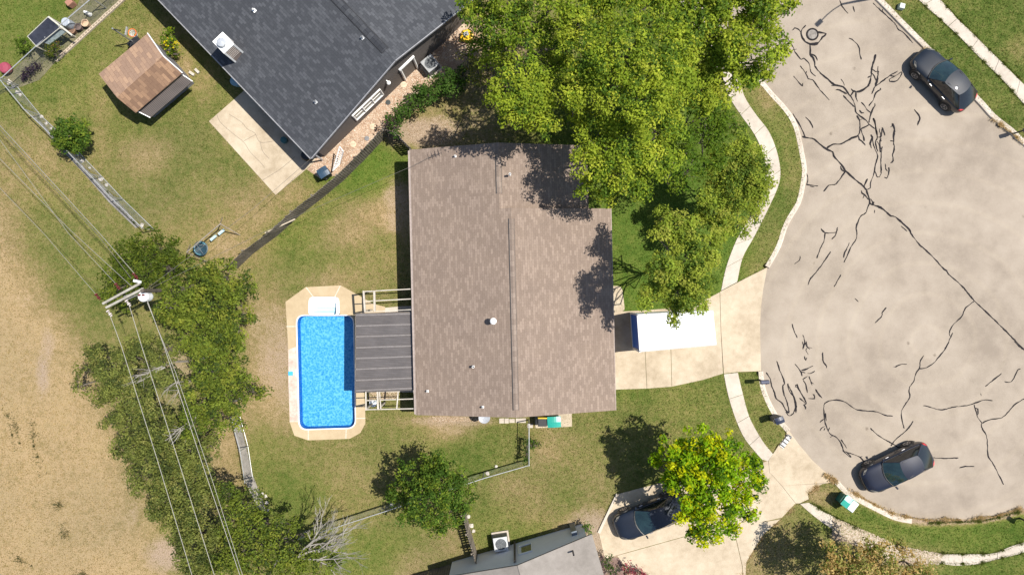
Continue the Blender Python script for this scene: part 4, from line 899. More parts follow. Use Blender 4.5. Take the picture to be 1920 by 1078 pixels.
mb.bar(T[3] + Vector((0, 0, .01)), T[2] + Vector((0, 0, .01)), .05, .05); mb.bar(T[0] + Vector((0, 0, .01)), T[1] + Vector((0, 0, .01)), .05, .05); mb.build('roof_seams', plain('seam_white', (.42, .42, .42), .6), st)
mb = MB()
e = (T[3] - T[0]).normalized(); o_ = Vector((e.y, -e.x, 0)); o_ = o_ if o_.x < 0 else -o_
for p, q_ in ((T[0], B[0]), (T[3], B[3])): mb.bar(p + o_ * .02, q_ + o_ * .02, .10, .10)
mb.bar(T[0] + o_ * .03 - Vector((0, 0, .06)), T[3] + o_ * .03 - Vector((0, 0, .06)), .06, .12); mb.bar(B[0] + o_ * .03, B[3] + o_ * .03, .06, .12); mb.build('end_frame', WHT, st)
mb = MB(); mb.add([B[0] + o_ * .02 + e * .08, B[3] + o_ * .02 - e * .08, T[3] + o_ * .02 - e * .08, T[0] + o_ * .02 + e * .08], [(0, 1, 2, 3)]); mb.build('blue_panel', plain('blue_panel', (.02, .13, .60), .45, var=.05), st)

# ---------------------------------------------------------------- bins, mailboxes and small things
def wheelie(name, c, rz, sx, sy, h, bodym, lidm, label, cat='bin', front=None, openlid=None, grp=None):
    r = empty(name, (0, 0, 0), label, cat, grp)
    mb = MB(); q = .82
    mb.hexa([Vector((-sx / 2 * q, -sy / 2 * q, .05)), Vector((sx / 2 * q, -sy / 2 * q, .05)), Vector((sx / 2 * q, sy / 2 * q, .05)), Vector((-sx / 2 * q, sy / 2 * q, .05))], [Vector((-sx / 2, -sy / 2, h)), Vector((sx / 2, -sy / 2, h)), Vector((sx / 2, sy / 2, h)), Vector((-sx / 2, sy / 2, h))])
    mb.build('body', bodym, r, bevel=.02)
    mb = MB()
    if openlid is None:
        vs = []; nn = 6
        for i in range(nn + 1):
            x = -sx / 2 - .02 + (sx + .04) * i / nn; zc_ = h + .03 + .05 * math.sin(math.pi * i / nn)
            vs += [(x, -sy / 2 - .02, zc_ - .02), (x, sy / 2 + .02, zc_ - .02), (x, 0, zc_ + .02)]
        mb.add(vs, [f for i in range(nn) for f in ((3 * i, 3 * i + 2, 3 * i + 5, 3 * i + 3), (3 * i + 2, 3 * i + 1, 3 * i + 4, 3 * i + 5))])
        mb.box((0, 0, h + .01), (sx + .03, sy + .03, .03)); mb.build('lid', lidm, r)
        for k in (-.25, 0, .25): mb2 = MB(); mb2.box((0, k * sy, h + .085), (sx * .8, .02, .012))
    else:
        mb.box((0, sy / 2 + .03, h - .1), (sx, .05, .5)); mb.build('lid', lidm, r)
        mb = MB(); mb.box((0, 0, h + .004), (sx * .86, sy * .86, .02)); mb.build('opening', BLACK, r)
    if front is not None: mb = MB(); mb.box((sx * .27, 0, h + .085), (sx * .5, sy * .98, .03)); mb.build('lid_flap', front, r, bevel=.01)
    mb = MB(); mb.tube([(-sx / 2 - .08, -sy * .35, h - .08), (-sx / 2 - .08, sy * .35, h - .08)], .02); mb.build('handle', bodym, r)
    for s in (-1, 1): mb = MB(); mb.tube([(-sx * .3, s * sy * .40, .1), (-sx * .3, s * sy * .48, .1)], .1, 12); mb.build('wheel', BLACK, r)
    r.location = c; r.rotation_euler = (0, 0, rz); return r
TEAL = plain('teal_plastic', (.02, .30, .24), .35, var=.12); TEAL_SHADED = plain('teal_shaded_body', (.015, .12, .10), .5)  # body teal is darkened to hold the shade on the bin sides
c = W(1039, 791, 1.05); wheelie('wheelie_bin', (c.x, c.y, .02), math.radians(3), .78, .62, 1.0, TEAL_SHADED, TEAL, 'green-lidded wheelie bin on the small pad below the brown roof', grp=None)
c = W(1017, 792, 1.0); wheelie('wheelie_bin', (c.x, c.y, .02), math.radians(0), .55, .5, .95, BLACK, plain('yellow_plastic', (.7, .5, .03), .45), 'open dark wheelie bin with a yellow lid beside the green one', openlid=1)
c = W(1593, 944, 1.0); wheelie('wheelie_bin', (c.x, c.y, 0), math.radians(-38), .85, .66, .98, TEAL_SHADED, TEAL, 'teal wheelie bin with a pale flap standing on the lower verge', front=plain('pale_flap_sheen', (.55, .55, .58), .5))  # flap's pale colour paints the light reflected off the opened part
c = W(1462, 788, 1.1); wheelie('waste_bin', (c.x, c.y, 0), math.radians(20), .52, .36, 1.08, grain('taupe_plastic', [(.12, .11, .1), (.16, .15, .14), (.2, .19, .18)]), plain('dark_blue_plastic', (.018, .024, .05), .4), 'narrow taupe bin with a dark ribbed lid at the kerb')
c = W(606, 323, 1.0); wheelie('wheelie_bin', (c.x, c.y, 0), math.radians(32), .62, .55, .98, plain('navy_body', (.01, .02, .035), .5), plain('navy_lid', (.03, .06, .10), .4), 'dark blue wheelie bin against the inside of the wooden fence')
c = W(1087, 998, .0); mb = MB(); 
def mailbox(c, rz, label):
    r = empty('mailbox', (0, 0, 0), label, 'mailbox')
    mb = MB(); mb.box((0, 0, .5), (.09, .09, 1.0)); mb.build('post', plain('dark_post', (.03, .028, .028), .7), r)
    mb = MB(); vs = []; fs = []
    for x in (-.25, .25):
        vs += [(x, -.12, 1.0), (x, .12, 1.0), (x, .12, 1.14)] + [(x, .12 * math.cos(t), 1.14 + .09 * math.sin(t)) for t in (math.pi * k / 6 for k in range(1, 6))] + [(x, -.12, 1.14)]
    m_ = len(vs) // 2; fs = [(k, (k + 1) % m_, m_ + (k + 1) % m_, m_ + k) for k in range(m_)] + [tuple(range(m_)), tuple(range(m_, 2 * m_))]
    mb.add(vs, fs); mb.build('box', plain('mailbox_blue_grey', (.055, .06, .10), .55, 0), r)
    mb = MB(); mb.box((.1, -.14, 1.15), (.03, .015, .14)); mb.build('flag', plain('tail_red', (.42, .015, .015), .5), r)
    r.location = c; r.rotation_euler = (0, 0, rz); return r
c = W(1434.5, 716.5, 1.15); mailbox((c.x, c.y, 0), .05, 'blue-grey mailbox on a dark post at the kerb below the main driveway')
c = W(1902 + 27, 247 - 7, 1.2); mailbox((W(1903, 250).x, W(1903, 250).y, 0), .3, 'mailbox by the kerb at the right edge, seen mostly as a shadow')
mailbox((W(1912, 971).x, W(1912, 971).y, 0), -.6, 'mailbox by the kerb near the lower right corner, seen mostly as a shadow')
# painted number on the apron
def text_mesh(name, body, size, mat, M, parent=None):
    cu = bpy.data.curves.new(name + '_c', 'FONT'); cu.body = body; cu.size = size; cu.align_x = 'CENTER'; cu.align_y = 'CENTER'; cu.space_character = 1.15; cu.offset = .022
    t = bpy.data.objects.new(name + '_t', cu); C.objects.link(t); dg = bpy.context.evaluated_depsgraph_get()
    me = bpy.data.meshes.new_from_object(t.evaluated_get(dg)); bpy.data.objects.remove(t); me.materials.clear(); me.materials.append(mat); me.transform(M)
    o = bpy.data.objects.new(name, me); C.objects.link(o)
    if parent: o.parent = parent
    return o
c = W(1473.5, 827, 0); ang = math.atan2(14, 10.5)
sgn = MB(); sgn.box((c.x, c.y, .026), (.92, .30, .008), rz=ang); so_ = sgn.build('house_number', plain('number_white', (.58, .56, .54), .7)); tag(so_, 'black house number on a white painted panel on the lower apron', 'house number')
text_mesh('digits', '1113', .42, BLACK, Matrix.Translation((c.x, c.y, .034)) @ Matrix.Rotation(ang, 4, 'Z') @ Matrix.Scale(1.0, 4), so_)
# street lamp whose shadow lies on the street
b = W(1686, -14, 0); sl = empty('street_lamp', b, 'tall street lamp just above the top right kerb, its shadow on the street', 'street lamp')
mb = MB(); mb.tube([b, b + Vector((0, 0, 3.5)), b + Vector((0, 0, 7))], [.11, .09, .06], 10); mb.build('pole', GREYM, sl)
hd = b + Vector((-1.05, -.95, 7.35)); mb = MB(); mb.tube([b + Vector((0, 0, 6.9)), b + Vector((-.35, -.3, 7.3)), b + Vector((-.7, -.62, 7.4)), hd], .035, 6); mb.build('arm', GREYM, sl)
mb = MB(); mb.bar(hd, hd + Vector((-.38, -.35, -.02)), .28, .12); mb.build('lamp_head', DARKM, sl, bevel=.04)
c = W(1687, 15); mb = MB(); mb.hexa([c + Vector(p) for p in ((-.2, -.12, 0), (.16, -.2, 0), (.22, .14, 0), (-.12, .22, 0))], [c + Vector(p) for p in ((-.18, -.1, .3), (.14, -.18, .3), (.2, .12, .3), (-.1, .2, .3))]); tag(mb.build('utility_box', plain('pale_green', (.45, .52, .46), .5), None, bevel=.02, org=c), 'pale green utility box on the verge beside the street lamp', 'utility box')

# air conditioners
def ac_unit(c, rz, label, s=.86, colr=(.5, .51, .52), junk=False):
    r = empty('air_conditioner', (0, 0, 0), label, 'air conditioner')
    mb = MB(); mb.box((0, 0, .06), (s + .2, s + .2, .08)); mb.build('pad', CONCW, r)
    mb = MB(); mb.box((0, 0, .45), (s, s, .7)); mb.build('case', plain('ac_dark', (.09, .10, .11), .5), r, bevel=.03)
    mb = MB(); n = 24; sq = []
    outer = [(s / 2 * x, s / 2 * y) for x, y in ((-1, -1), (1, -1), (1, 1), (-1, 1))]; inner = [(s * .40 * math.cos(2 * math.pi * k / n), s * .40 * math.sin(2 * math.pi * k / n)) for k in range(n)]
    mb.prism(outer, .80, .84, [inner]); mb.build('top_panel', plain('ac_top' + str(colr[0]), colr, .45), r, bevel=.01)
    mb = MB(); mb.lathe((0, 0, .70), [(s * .4, 0), (.12, .02), (.12, .08), (.0, .10)], 20); mb.build('fan', plain('fan_grey', (.22, .23, .24), .35, .4), r)
    mb = MB()
    for k in range(1, 5): mb.tube([(s * .4 * k / 4.2 * math.cos(t), s * .4 * k / 4.2 * math.sin(t), .83) for t in [2 * math.pi * j / 20 for j in range(21)]], .006, 4, False)
    for k in range(8): t = k * math.pi / 4; mb.tube([(0, 0, .835), (s * .4 * math.cos(t), s * .4 * math.sin(t), .83)], .006, 4)
    mb.build('grille', GREYM, r); r.location = c; r.rotation_euler = (0, 0, rz)
    return r
c = W(939, 1020, .82); ac_unit((c.x, c.y, 0), .15, 'white-topped air conditioner beside the light grey house')
c = W(806, 119, .82); ac_unit((c.x, c.y, 0), .7, 'grey air conditioner in dappled shade by the taupe wall', s=.84, colr=(.32, .33, .34))
c = W(1076, 996, 1.2); mb = MB(); mb.box((c.x, c.y, .75), (.34, .26, 1.5), rz=.28); tag(mb.build('meter_cabinet', plain('blue_grey_metal', (.16, .19, .23), .45, .4), None, bevel=.02, org=(c.x, c.y, 0)), 'blue-grey meter cabinet at the corner of the light grey house', 'meter cabinet')
c = W(1087, 1001, .5); mb = MB()
for k in range(7): mb.box((c.x + random.uniform(-.15, .15), c.y + random.uniform(-.25, .2), .12 + .04 * k), (.2, .14, .12), rz=random.random() * 3)
tag(mb.build('brick_pile', grain('pale_rubble', [(.3, .25, .22), (.45, .38, .35), (.65, .6, .57)], (4, 12, 40)), None, org=(c.x, c.y, 0)), 'small pile of pale bricks at the corner of the grey-roofed house', 'bricks')

# stepping pads below the brown house
for i, (x0, x1, y0, y1) in enumerate(((936, 945, 784, 793), (946, 954, 784, 793), (955, 965, 785, 792), (967, 986, 784, 792), (989, 999, 794, 801.5))):
    mb = MB(); mb.prism([tuple(W(a, b))[:2] for a, b in ((x0, y0), (x1, y0 - .3), (x1, y1), (x0, y1))], 0, .05); q_ = W((x0 + x1) / 2, (y0 + y1) / 2)
    tag(mb.build('paving_slab', CONCW, None, org=(q_.x, q_.y, 0)), ('pale square paving slab farthest left below the roof edge', 'pale square paving slab second from the left below the roof edge', 'narrow tan paving slab in the middle of the row below the roof edge', 'long tan paving slab beside the fence gate post', 'lone square paving slab just right of the fence')[i], 'paving slab')
slab_px('bin_pad', [(1003, 776), (1072, 774), (1072.5, 799), (1060, 800), (1004, 802)], 'small concrete pad under the two bins', mat=CONC, z1=.03)

# ---------------------------------------------------------------- fences
CHAIN = plain('chain_wire', (.33, .34, .34), .5, .4)
def chain_fence(pts, h, label, rails=1, post_every=3.0, z0=0, cat='fence', grp=None, lowr=False, dens=.11):
    """pts px of the TOP rail as seen in the photo"""
    P = [W(a, b, h) for a, b in pts]; r = empty('chain_link_fence', (P[0].x, P[0].y, 0), label, cat, grp)
    mb = MB(); mb.tube(P, .028, 6)
    if lowr: mb.tube([Vector((p.x, p.y, .06)) for p in P], .02, 5)
    mb.build('top_rail', plain('rail_metal', (.5, .51, .52), .4, .5), r)
    mesh = MB()
    for a, b in zip(P[:-1], P[1:]):
        L = (b - a).length; u = (b - a) / L; n = max(1, int(L / dens))
        for k in range(n + 1):
            s0 = k * L / n
            for sg in (-1, 1):
                s1 = s0 + sg * h * .62; s1c = min(max(s1, 0), L); fr = (s1c - s0) / (s1 - s0)
                p0 = a + u * s0; p0 = Vector((p0.x, p0.y, .03)); p1 = a + u * s1c; p1 = Vector((p1.x, p1.y, .03 + (h - .03) * fr))
                mesh.tube([p0, p1], .0035, 3, False)
    mesh.build('wire_mesh', CHAIN, r)
    ps = []
    for i, (a, b) in enumerate(zip(P[:-1], P[1:])):
        L = (b - a).length; n = max(1, round(L / post_every)); ps += [a.lerp(b, k / n) for k in range(n)]
    ps.append(P[-1])
    for p in ps: mb = MB(); mb.tube([(p.x, p.y, 0), (p.x, p.y, h + .06)], .035, 8); mb.build('post', plain('post_metal', (.4, .41, .42), .45, .5), r)
    return r
chain_fence([(-40, 168), (2, 147), (85, 71), (172, -3), (215, -40)], 1.5, 'chain-link fence crossing the top left corner garden')
chain_fence([(0, 150), (8, 160), (45, 205), (105, 262), (165, 325), (205, 368), (267, 428)], 1.5, 'long chain-link fence between the back lawn and the dry field', lowr=True)
chain_fence([(433, 782), (450, 845), (459, 905)], 1.3, 'short chain-link run beside the grey strip below the evergreens', lowr=True)
chain_fence([(992, 795), (992, 872), (905, 897), (745, 951), (640, 985), (560, 1010)], 1.4, 'chain-link fence from the brown house down to the dead tree')
# grey strips along the back fences
slab_px('mowing_strip', [(437,775),(447,782),(461,835),(474,890),(492,935),(500,960),(482,950),(462,905),(450,850),(436,800)], 'grey concrete strip beside the chain-link fence below the hedge', mat=grain('grey_strip', [(.17, .15, .13), (.25, .23, .2), (.33, .3, .27)], (1, 4, 30)), z1=.05)
slab_px('mowing_strip', [(60,215),(70,222),(120,275),(175,330),(190,345),(215,370),(250,410),(262,425),(255,428),(205,380),(160,328),(110,275)], 'thin grey strip along the long back fence', mat=grain('grey_strip2', [(.14, .13, .12), (.2, .19, .18), (.28, .26, .24)], (1, 4, 30)), z1=.03)
def wood_fence(pts, h, label, mat=WOODG, face=1):
    """pts px of the foot of the fence"""
    P = [W(a, b) for a, b in pts]; r = empty('wooden_fence', (P[0].x, P[0].y, 0), label, 'fence')
    mb = MB(); L = 0; i = 0
    for a, b in zip(P[:-1], P[1:]):
        d = (b - a); ln = d.length; u = d / ln; nr = Vector((-u.y, u.x, 0)) * face; n = int(ln / .145)
        for k in range(n):
            s = (k + .5) * ln / n; p = a + u * s + nr * random.uniform(-.006, .006); hh = h + random.uniform(-.05, .04); lean = random.uniform(-.02, .02)
            w2 = u * .066; t2 = nr * .01; q = p + Vector((0, 0, hh)) + nr * (lean) + u * random.uniform(-.01, .01)
            mb.hexa([p - w2 - t2, p + w2 - t2, p + w2 + t2, p - w2 + t2], [q - w2 * .8 - t2, q + w2 * .8 - t2, q + w2 * .8 + t2, q - w2 * .8 + t2])
    mb.build('boards', mat, r)
    mb = MB()
    for z in (.35, h * .55, h - .25): mb_p = [p + Vector((0, 0, z)) for p in P]; [mb.bar(a, b, .05, .09) if False else mb.bar(a + Vector(((b - a).y, -(b - a).x, 0)).normalized() * .045 * face * -1 * -1, b + Vector(((b - a).y, -(b - a).x, 0)).normalized() * .045 * face, .045, .09) for a, b in zip(mb_p[:-1], mb_p[1:])]
    mb.build('rail', mat, r)
    for a, b in zip(P[:-1], P[1:]):
        n = max(1, round((b - a).length / 2.4))
        for k in range(n):
            p = a.lerp(b, k / n) + Vector(((b - a).y, -(b - a).x, 0)).normalized() * .11 * face; mb = MB(); mb.box((p.x, p.y, h / 2 - .05), (.09, .09, h - .1)); mb.build('post', mat, r)
    return r
WOODD = grain('dark_weathered_wood', [(.08, .07, .056), (.15, .13, .105), (.24, .21, .175)], (1.2, 8, 40), contrast=1.2)
wood_fence([(446,503),(475,475),(520,442),(562,404),(600,375),(645,338),(690,293),(728,252)], 1.75, 'weathered wooden fence between the two back yards', WOODD, face=-1)
wood_fence([(728,252),(752,262),(777,288)], 1.7, 'short dark wooden fence running to the corner of the brown house', WOODD, face=1)
wood_fence([(872,951),(880,985),(890,1020),(897,1043)], 1.6, 'ragged grey paling fence beside the white-topped air conditioner', WOODG, face=1)
wood_fence([(897,1043),(850,1056),(800,1070),(770,1080)], 1.6, 'brown fence in the shade left of the grey-roofed house', WOODD, face=-1)
# loose pole along the wooden fence
a, b_ = W(553, 411, 1.2), W(497, 437, .9); mb = MB(); mb.tube([a, b_], .045, 8); tag(mb.build('loose_pole', plain('pale_wood_pole', (.5, .43, .33), .7), None, org=(a.x, a.y, 0)), 'pale wooden pole lying along the lower end of the fence', 'pole')

# ---------------------------------------------------------------- shed, garden and play things at the upper left
sh = empty('garden_shed', W(268, 145), 'garden shed with a rust-brown patched roof and darker lean-to', 'shed')
RUST = shingle('rust_shingles', (.27, .18, .13), (.44, .29, .19), (.18, .11, .075), .87, .5, .22)
RUST2 = shingle('dark_rust_shingles', (.17, .105, .07), (.37, .235, .145), (.11, .065, .045), .87, .5, .2)
LEAN = stripes('leanto_brown', (.035, .028, .026), (.10, .082, .075), .1, .87 + math.pi / 2, .6, .2)
e0, e1 = 2.1, 2.75
Lc, Tc, Rc, Bc = W(185,139,e0), W(277,63,e0), W(342,137,e0 - .02), W(254,212,e0 - .02); r0, r1_ = W(219,183,e1), W(306,105,e1)
mb = MB(); slab3(mb, [Lc, r0, r1_, Tc], .06); mb.build('roof', RUST, sh)
mb = MB(); slab3(mb, [r0, Bc, Rc, r1_], .06); mb.build('roof_slope', RUST2, sh)
lo = [W(258,209,1.75), W(343,141,1.75), W(361,153,1.5), W(282,221,1.5)]
mb = MB(); slab3(mb, lo, .05); mb.build('lean_to_roof', LEAN, sh)
mb = MB(); ctr = (Lc + Rc) / 2
def inw(p, f=.9): return Vector((ctr.x + (p.x - ctr.x) * f, ctr.y + (p.y - ctr.y) * f, 0))
cs = [inw(p) for p in (Lc, Bc, Rc, Tc)]
for i in range(4): a, b = cs[i], cs[(i + 1) % 4]; mb.add([a, b, b + Vector((0, 0, 2.05)), a + Vector((0, 0, 2.05))], [(0, 1, 2, 3)])
for a, b, rr in ((Lc, Bc, r0), (Tc, Rc, r1_)): A2, B2, R2 = inw(a), inw(b), inw(rr); mb.add([A2 + Vector((0, 0, 2)), B2 + Vector((0, 0, 2)), R2 + Vector((0, 0, 2.62))], [(0, 1, 2)])
mb.build('wall', plain('shed_wall', (.2, .2, .22), .7), sh)
mb = MB()
for a, b in ((Tc, r1_), (r1_, Rc), (lo[1], lo[2]), (lo[3], lo[0])): mb.bar(a + Vector((0, 0, -.01)), b + Vector((0, 0, -.01)), .05, .10)
mb.build('white_trim', WHITE, sh)
c2 = (lo[2] + lo[3]) / 2
# basketball hoop
hb = W(251, 80); bh = empty('basketball_hoop', hb, 'basketball hoop with orange rim and white net beside the shed', 'basketball hoop')
mb = MB(); mb.tube([hb, hb + Vector((0, 0, 2.3))], .045, 8); mb.build('pole', GREYM, bh)
tp = hb + Vector((0, 0, 2.2)); rc = W(248, 62, 2.2)
mb = MB(); mb.tube([tp, tp.lerp(rc, .4)], .03); mb.build('bracket', DARKM, bh)
dr_ = (rc - tp); dr_.z = 0; dr_.normalize(); bbp = rc - dr_ * .3; sd_ = Vector((-dr_.y, dr_.x, 0)); mb = MB(); mb.bar(bbp - sd_ * .25 + Vector((0, 0, .1)), bbp + sd_ * .25 + Vector((0, 0, .1)), .03, .16); mb.build('backboard', plain('clear_board', (.35, .37, .38), .2), bh)
mb = MB(); mb.tube([rc + Vector((.23 * math.cos(t), .23 * math.sin(t), 0)) for t in [2 * math.pi * k / 20 for k in range(21)]], .02, 6, False); rm_ = mb.build('rim', plain('orange_rim', (.75, .16, .03), .4), bh)
mb = MB()
for k in range(12):
    t = 2 * math.pi * k / 12; t2 = t + .5
    for t2 in (t + .5, t - .5): mb.tube([rc + Vector((.22 * math.cos(t), .22 * math.sin(t), 0)), rc + Vector((.12 * math.cos(t2), .12 * math.sin(t2), -.38))], .012, 4)
mb.build('net', WHITE, rm_)
mb = MB(); mb.box(hb + Vector((.1, -.05, .1)), (.8, .5, .2), rz=.7); mb.build('base', BLACK, bh, bevel=.05)
# dark panelled shelter with white frame
gp = empty('garden_shelter', W(84, 63), 'small shelter with a dark glossy panel roof beside the top left fence', 'shelter')
q = [W(52,69,1.7), W(91,32,1.7), W(112,53,1.5), W(69,88,1.5)]
mb = MB(); slab3(mb, q, .04); mb.build('panel_roof', plain('dark_glossy_panel', (.035, .037, .05), .12, var=.5, scale=1.0, spec=.8), gp)
mb = MB(); q2 = [W(112,54,1.3), W(124,60,1.15), W(92,84,1.15), W(80,80,1.3)]; slab3(mb, q2, .03); mb.build('clear_panel', plain('grey_clear_panel', (.16, .19, .19), .15, var=.3, spec=.8), gp)
mb = MB(); mb.bar(q[1], W(136,67,1.2), .10, .08); mb.bar(q[0], q[1], .03, .06); mb.bar(q[2], q[3], .03, .06); mb.bar(q[0], q[3], .03, .06); mb.build('frame', plain('cream_frame', (.42, .41, .36), .6), gp)
for p in q: mb = MB(); mb.box((p.x, p.y, p.z / 2), (.06, .06, p.z)); mb.build('post', TIMBER, gp)
c = W(121.5, 41, .9); mb = MB(); mb.lathe((c.x, c.y, 0), [(.24, 0), (.28, .45), (.26, .86), (.22, .88), (0, .88)], 24); tag(mb.build('rain_barrel', plain('pale_blue_grey', (.38, .42, .48), .4), None, org=(c.x, c.y, 0)), 'pale blue-grey round barrel by the fence beside the dark shelter', 'barrel')
for (px, py, r_, col, lb) in ((134, 56, .26, (.24, .14, .09), 'brown clay pot nearest the pale blue barrel'), (147, 51, .2, (.14, .1, .09), 'dark brown pot between two other pots by the block edging'), (160, 44, .22, (.5, .36, .24), 'tan clay pot farthest up along the block edging')):
    c = W(px, py, .35); mb = MB(); mb.lathe((c.x, c.y, 0), [(r_ * .65, 0), (r_, .38), (r_ * 1.08, .38), (r_ * 1.08, .42), (r_ * .85, .42), (r_ * .8, .3)], 18); mb.lathe((c.x, c.y, .3), [(r_ * .8, 0), (0, .02)], 18); tag(mb.build('flower_pot', plain('pot' + str(px), col, .8), None, org=(c.x, c.y, 0)), lb, 'plant pot')
c = W(163, 24, .4); gn = MB(); gn.lathe((c.x, c.y, 0), [(.1, 0), (.14, .1), (.1, .3), (.07, .36), (.09, .42), (.06, .5), (0, .53)], 12); gn.lathe((c.x - .2, c.y + .08, 0), [(.08, 0), (.11, .1), (.06, .28), (.08, .34), (0, .42)], 12); tag(gn.build('garden_statue', WHITE, None, org=(c.x, c.y, 0)), 'small white garden statue near the top of the block edging', 'statue')
c = W(8, 127, .5); mb = MB(); mb.lathe((c.x, c.y, 0), [(.1, 0), (.3, .2), (.36, .45), (.3, .55), (0, .6)], 20); tag(mb.build('garden_ball', plain('pink_plastic', (.28, .05, .08), .55), None, org=(c.x, c.y, 0)), 'round pink-red tub at the left edge by the fence', 'tub')
c = W(128, 4, .5); mb = MB(); mb.box((c.x, c.y, .25), (.42, .34, .5), rz=.7); tag(mb.build('clay_chiminea', plain('clay_red', (.32, .16, .11), .8), None, bevel=.04, org=(c.x, c.y, 0)), 'reddish clay block on the bright lawn at the top edge', 'garden ornament')
# block edging
first = None; A0, A1 = np.array([110, 112.]), np.array([232, 1.])
for k in range(26):
    p = A0 + (A1 - A0) * k / 25; c = W(p[0], p[1])
    if first is None:
        mb = MB(); mb.prism([(-.09, -.16), (.09, -.16), (.09, .16), (-.09, .16)], 0, .16, [[(-.05, -.11), (.05, -.11), (.05, -.015), (-.05, -.015)], [(-.05, .015), (.05, .015), (.05, .11), (-.05, .11)]])
        first = mb.build('edging_block', grain('tan_block', [(.36, .29, .22), (.46, .38, .29), (.56, .48, .39)], (2, 8, 40))); o = first
    else: o = first.copy(); C.objects.link(o)
    o.location = (c.x, c.y, random.uniform(-.03, .0)); o.rotation_euler = (0, 0, math.atan2(111, 122) + random.uniform(-.06, .06) + math.pi / 2 * 0 - math.pi / 2)
    tag(o, 'tan hollow block in the edging row beside the top left flower bed', 'edging block', 'hollow blocks edging the flower bed')
slab_px('flower_bed', [(150,0),(228,-2),(108,112),(75,150),(35,165),(5,150),(60,100),(140,20)], 'dark soil bed along the top left fence', mat=grain('bed_soil', [(.08, .085, .045), (.14, .13, .075), (.22, .19, .125)], (1.5, 8, 40), bs=.8), z1=.012)  # mottled dark olive soil colour
# lattice, posts and urns behind the fence
lt = empty('lattice_panel', W(630, 300), 'white diamond lattice panel leaning on the wooden fence', 'lattice')
q = [W(637,275,1.5), W(644,284,1.5), W(637,308,.4), W(624,321,.4)]
mb = MB(); mb.bar(q[0], q[3], .06, .05); mb.bar(q[1], q[2], .04, .04); mb.bar(q[0], q[1], .04, .04); mb.bar(q[3], q[2], .04, .04); mb.build('frame', WHITE, lt)
mb = MB()
for k in range(9):
    t = k / 9; mb.bar(q[0].lerp(q[3], t), q[1].lerp(q[2], min(1, t + .16)), .022, .015); mb.bar(q[1].lerp(q[2], t), q[0].lerp(q[3], min(1, t + .16)) + Vector((0, 0, .012)), .022, .015)
mb.build('slats', WHITE, lt)
for (px, py, lb) in ((651, 230, 'grey stone urn by the taupe wall, farthest up of three'), (645, 238, 'grey stone urn by the taupe wall, middle of three'), (638, 244, 'grey stone urn by the taupe wall, lowest of three')):
    c = W(px, py, .4); mb = MB(); mb.lathe((c.x, c.y, 0), [(.12, 0), (.2, .2), (.17, .38), (.21, .42), (.15, .42), (.1, .34)], 14); tag(mb.build('stone_urn', grain('urn_stone', [(.15, .13, .13), (.25, .22, .22), (.4, .37, .36)], (4, 15, 40)), None, org=(c.x, c.y, 0)), lb, 'urn')
for (px, py, r_, col, lb) in ((756.5, 159.5, .2, (.55, .44, .32), 'round cream stepping stone nearest the door in the gravel'), (699, 238, .2, (.55, .42, .3), 'round tan stepping stone in the gravel below the window'), (662, 271, .2, (.55, .42, .3), 'round tan stepping stone lowest in the gravel strip'), (727.7, 192.6, .16, (.05, .055, .055), 'round dark lid in the gravel beside the ivy'), (688, 260, .15, (.2, .2, .21), 'grey rounded stone at the foot of the wooden fence')):
    c = W(px, py, 0); mb = MB(); mb.lathe((c.x, c.y, 0), [(r_ * 1.02, 0), (r_, .04), (r_ * .9, .05), (0, .052)], 18); tag(mb.build('stepping_stone', plain('stone' + str(px), col, .8, var=.25), None, org=(c.x, c.y, 0)), lb, 'stepping stone')
c = W(440.5, 152, .5); mb = MB(); mb.lathe((c.x, c.y, 0), [(.25, 0), (.3, .4), (.31, .5), (0, .52)], 20); tag(mb.build('round_tub', plain('light_blue_plastic', (.22, .38, .45), .4), None, org=(c.x, c.y, 0)), 'light blue round tub in the shade under the charcoal roof edge', 'tub')
c = W(534, 264, .05); mb = MB(); mb.lathe((c.x, c.y, 0), [(.2, .02), (.2, .3), (.0, .32)], 20); tag(mb.build('round_stool', plain('dark_teal', (.03, .12, .12), .5), None, org=(c.x, c.y, 0)), 'dark teal round stool in the shade on the cream patio', 'stool')
c = W(573, 291, .6); mb = MB(); mb.lathe((c.x, c.y, 0), [(.3, 0), (.33, .5), (.28, .6), (0, .64)], 20); tag(mb.build('kettle_grill', BLACK, None, org=(c.x, c.y, 0)), 'black round grill under the lowest corner of the charcoal roof', 'grill')
c = W(875, 66, .4); yt = empty('toy_cart', (c.x, c.y, 0), 'yellow plastic toy cart half hidden by leaves near the taupe wall', 'toy')
mb = MB(); mb.prism([(c.x + .42 * a, c.y + .38 * b_) for a, b_ in ((-1, -.6), (-.3, -1), (.8, -.8), (1, .2), (.3, 1), (-.7, .7))], .05, .4); mb.build('tub', plain('toy_yellow', (.75, .45, .01), .4), yt, bevel=.05)
mb = MB(); mb.box((c.x - .05, c.y + .05, .42), (.34, .26, .06), rz=.4); mb.build('seat', plain('toy_grey', (.3, .31, .33), .5), yt)
# plank pile near the shed
for (a, b_, lb) in (((355, 135), (364, 141), 'short pale board nearest the shed corner'), ((366, 130), (373, 137), 'short pale board set upright at the corner of the bare patch')):
    p, q_ = W(*a, .1), W(*b_, .1); mb = MB(); mb.bar(p, q_, .16, .1); tag(mb.build('loose_board', TIMBER, None, org=(p.x, p.y, 0)), lb, 'board')
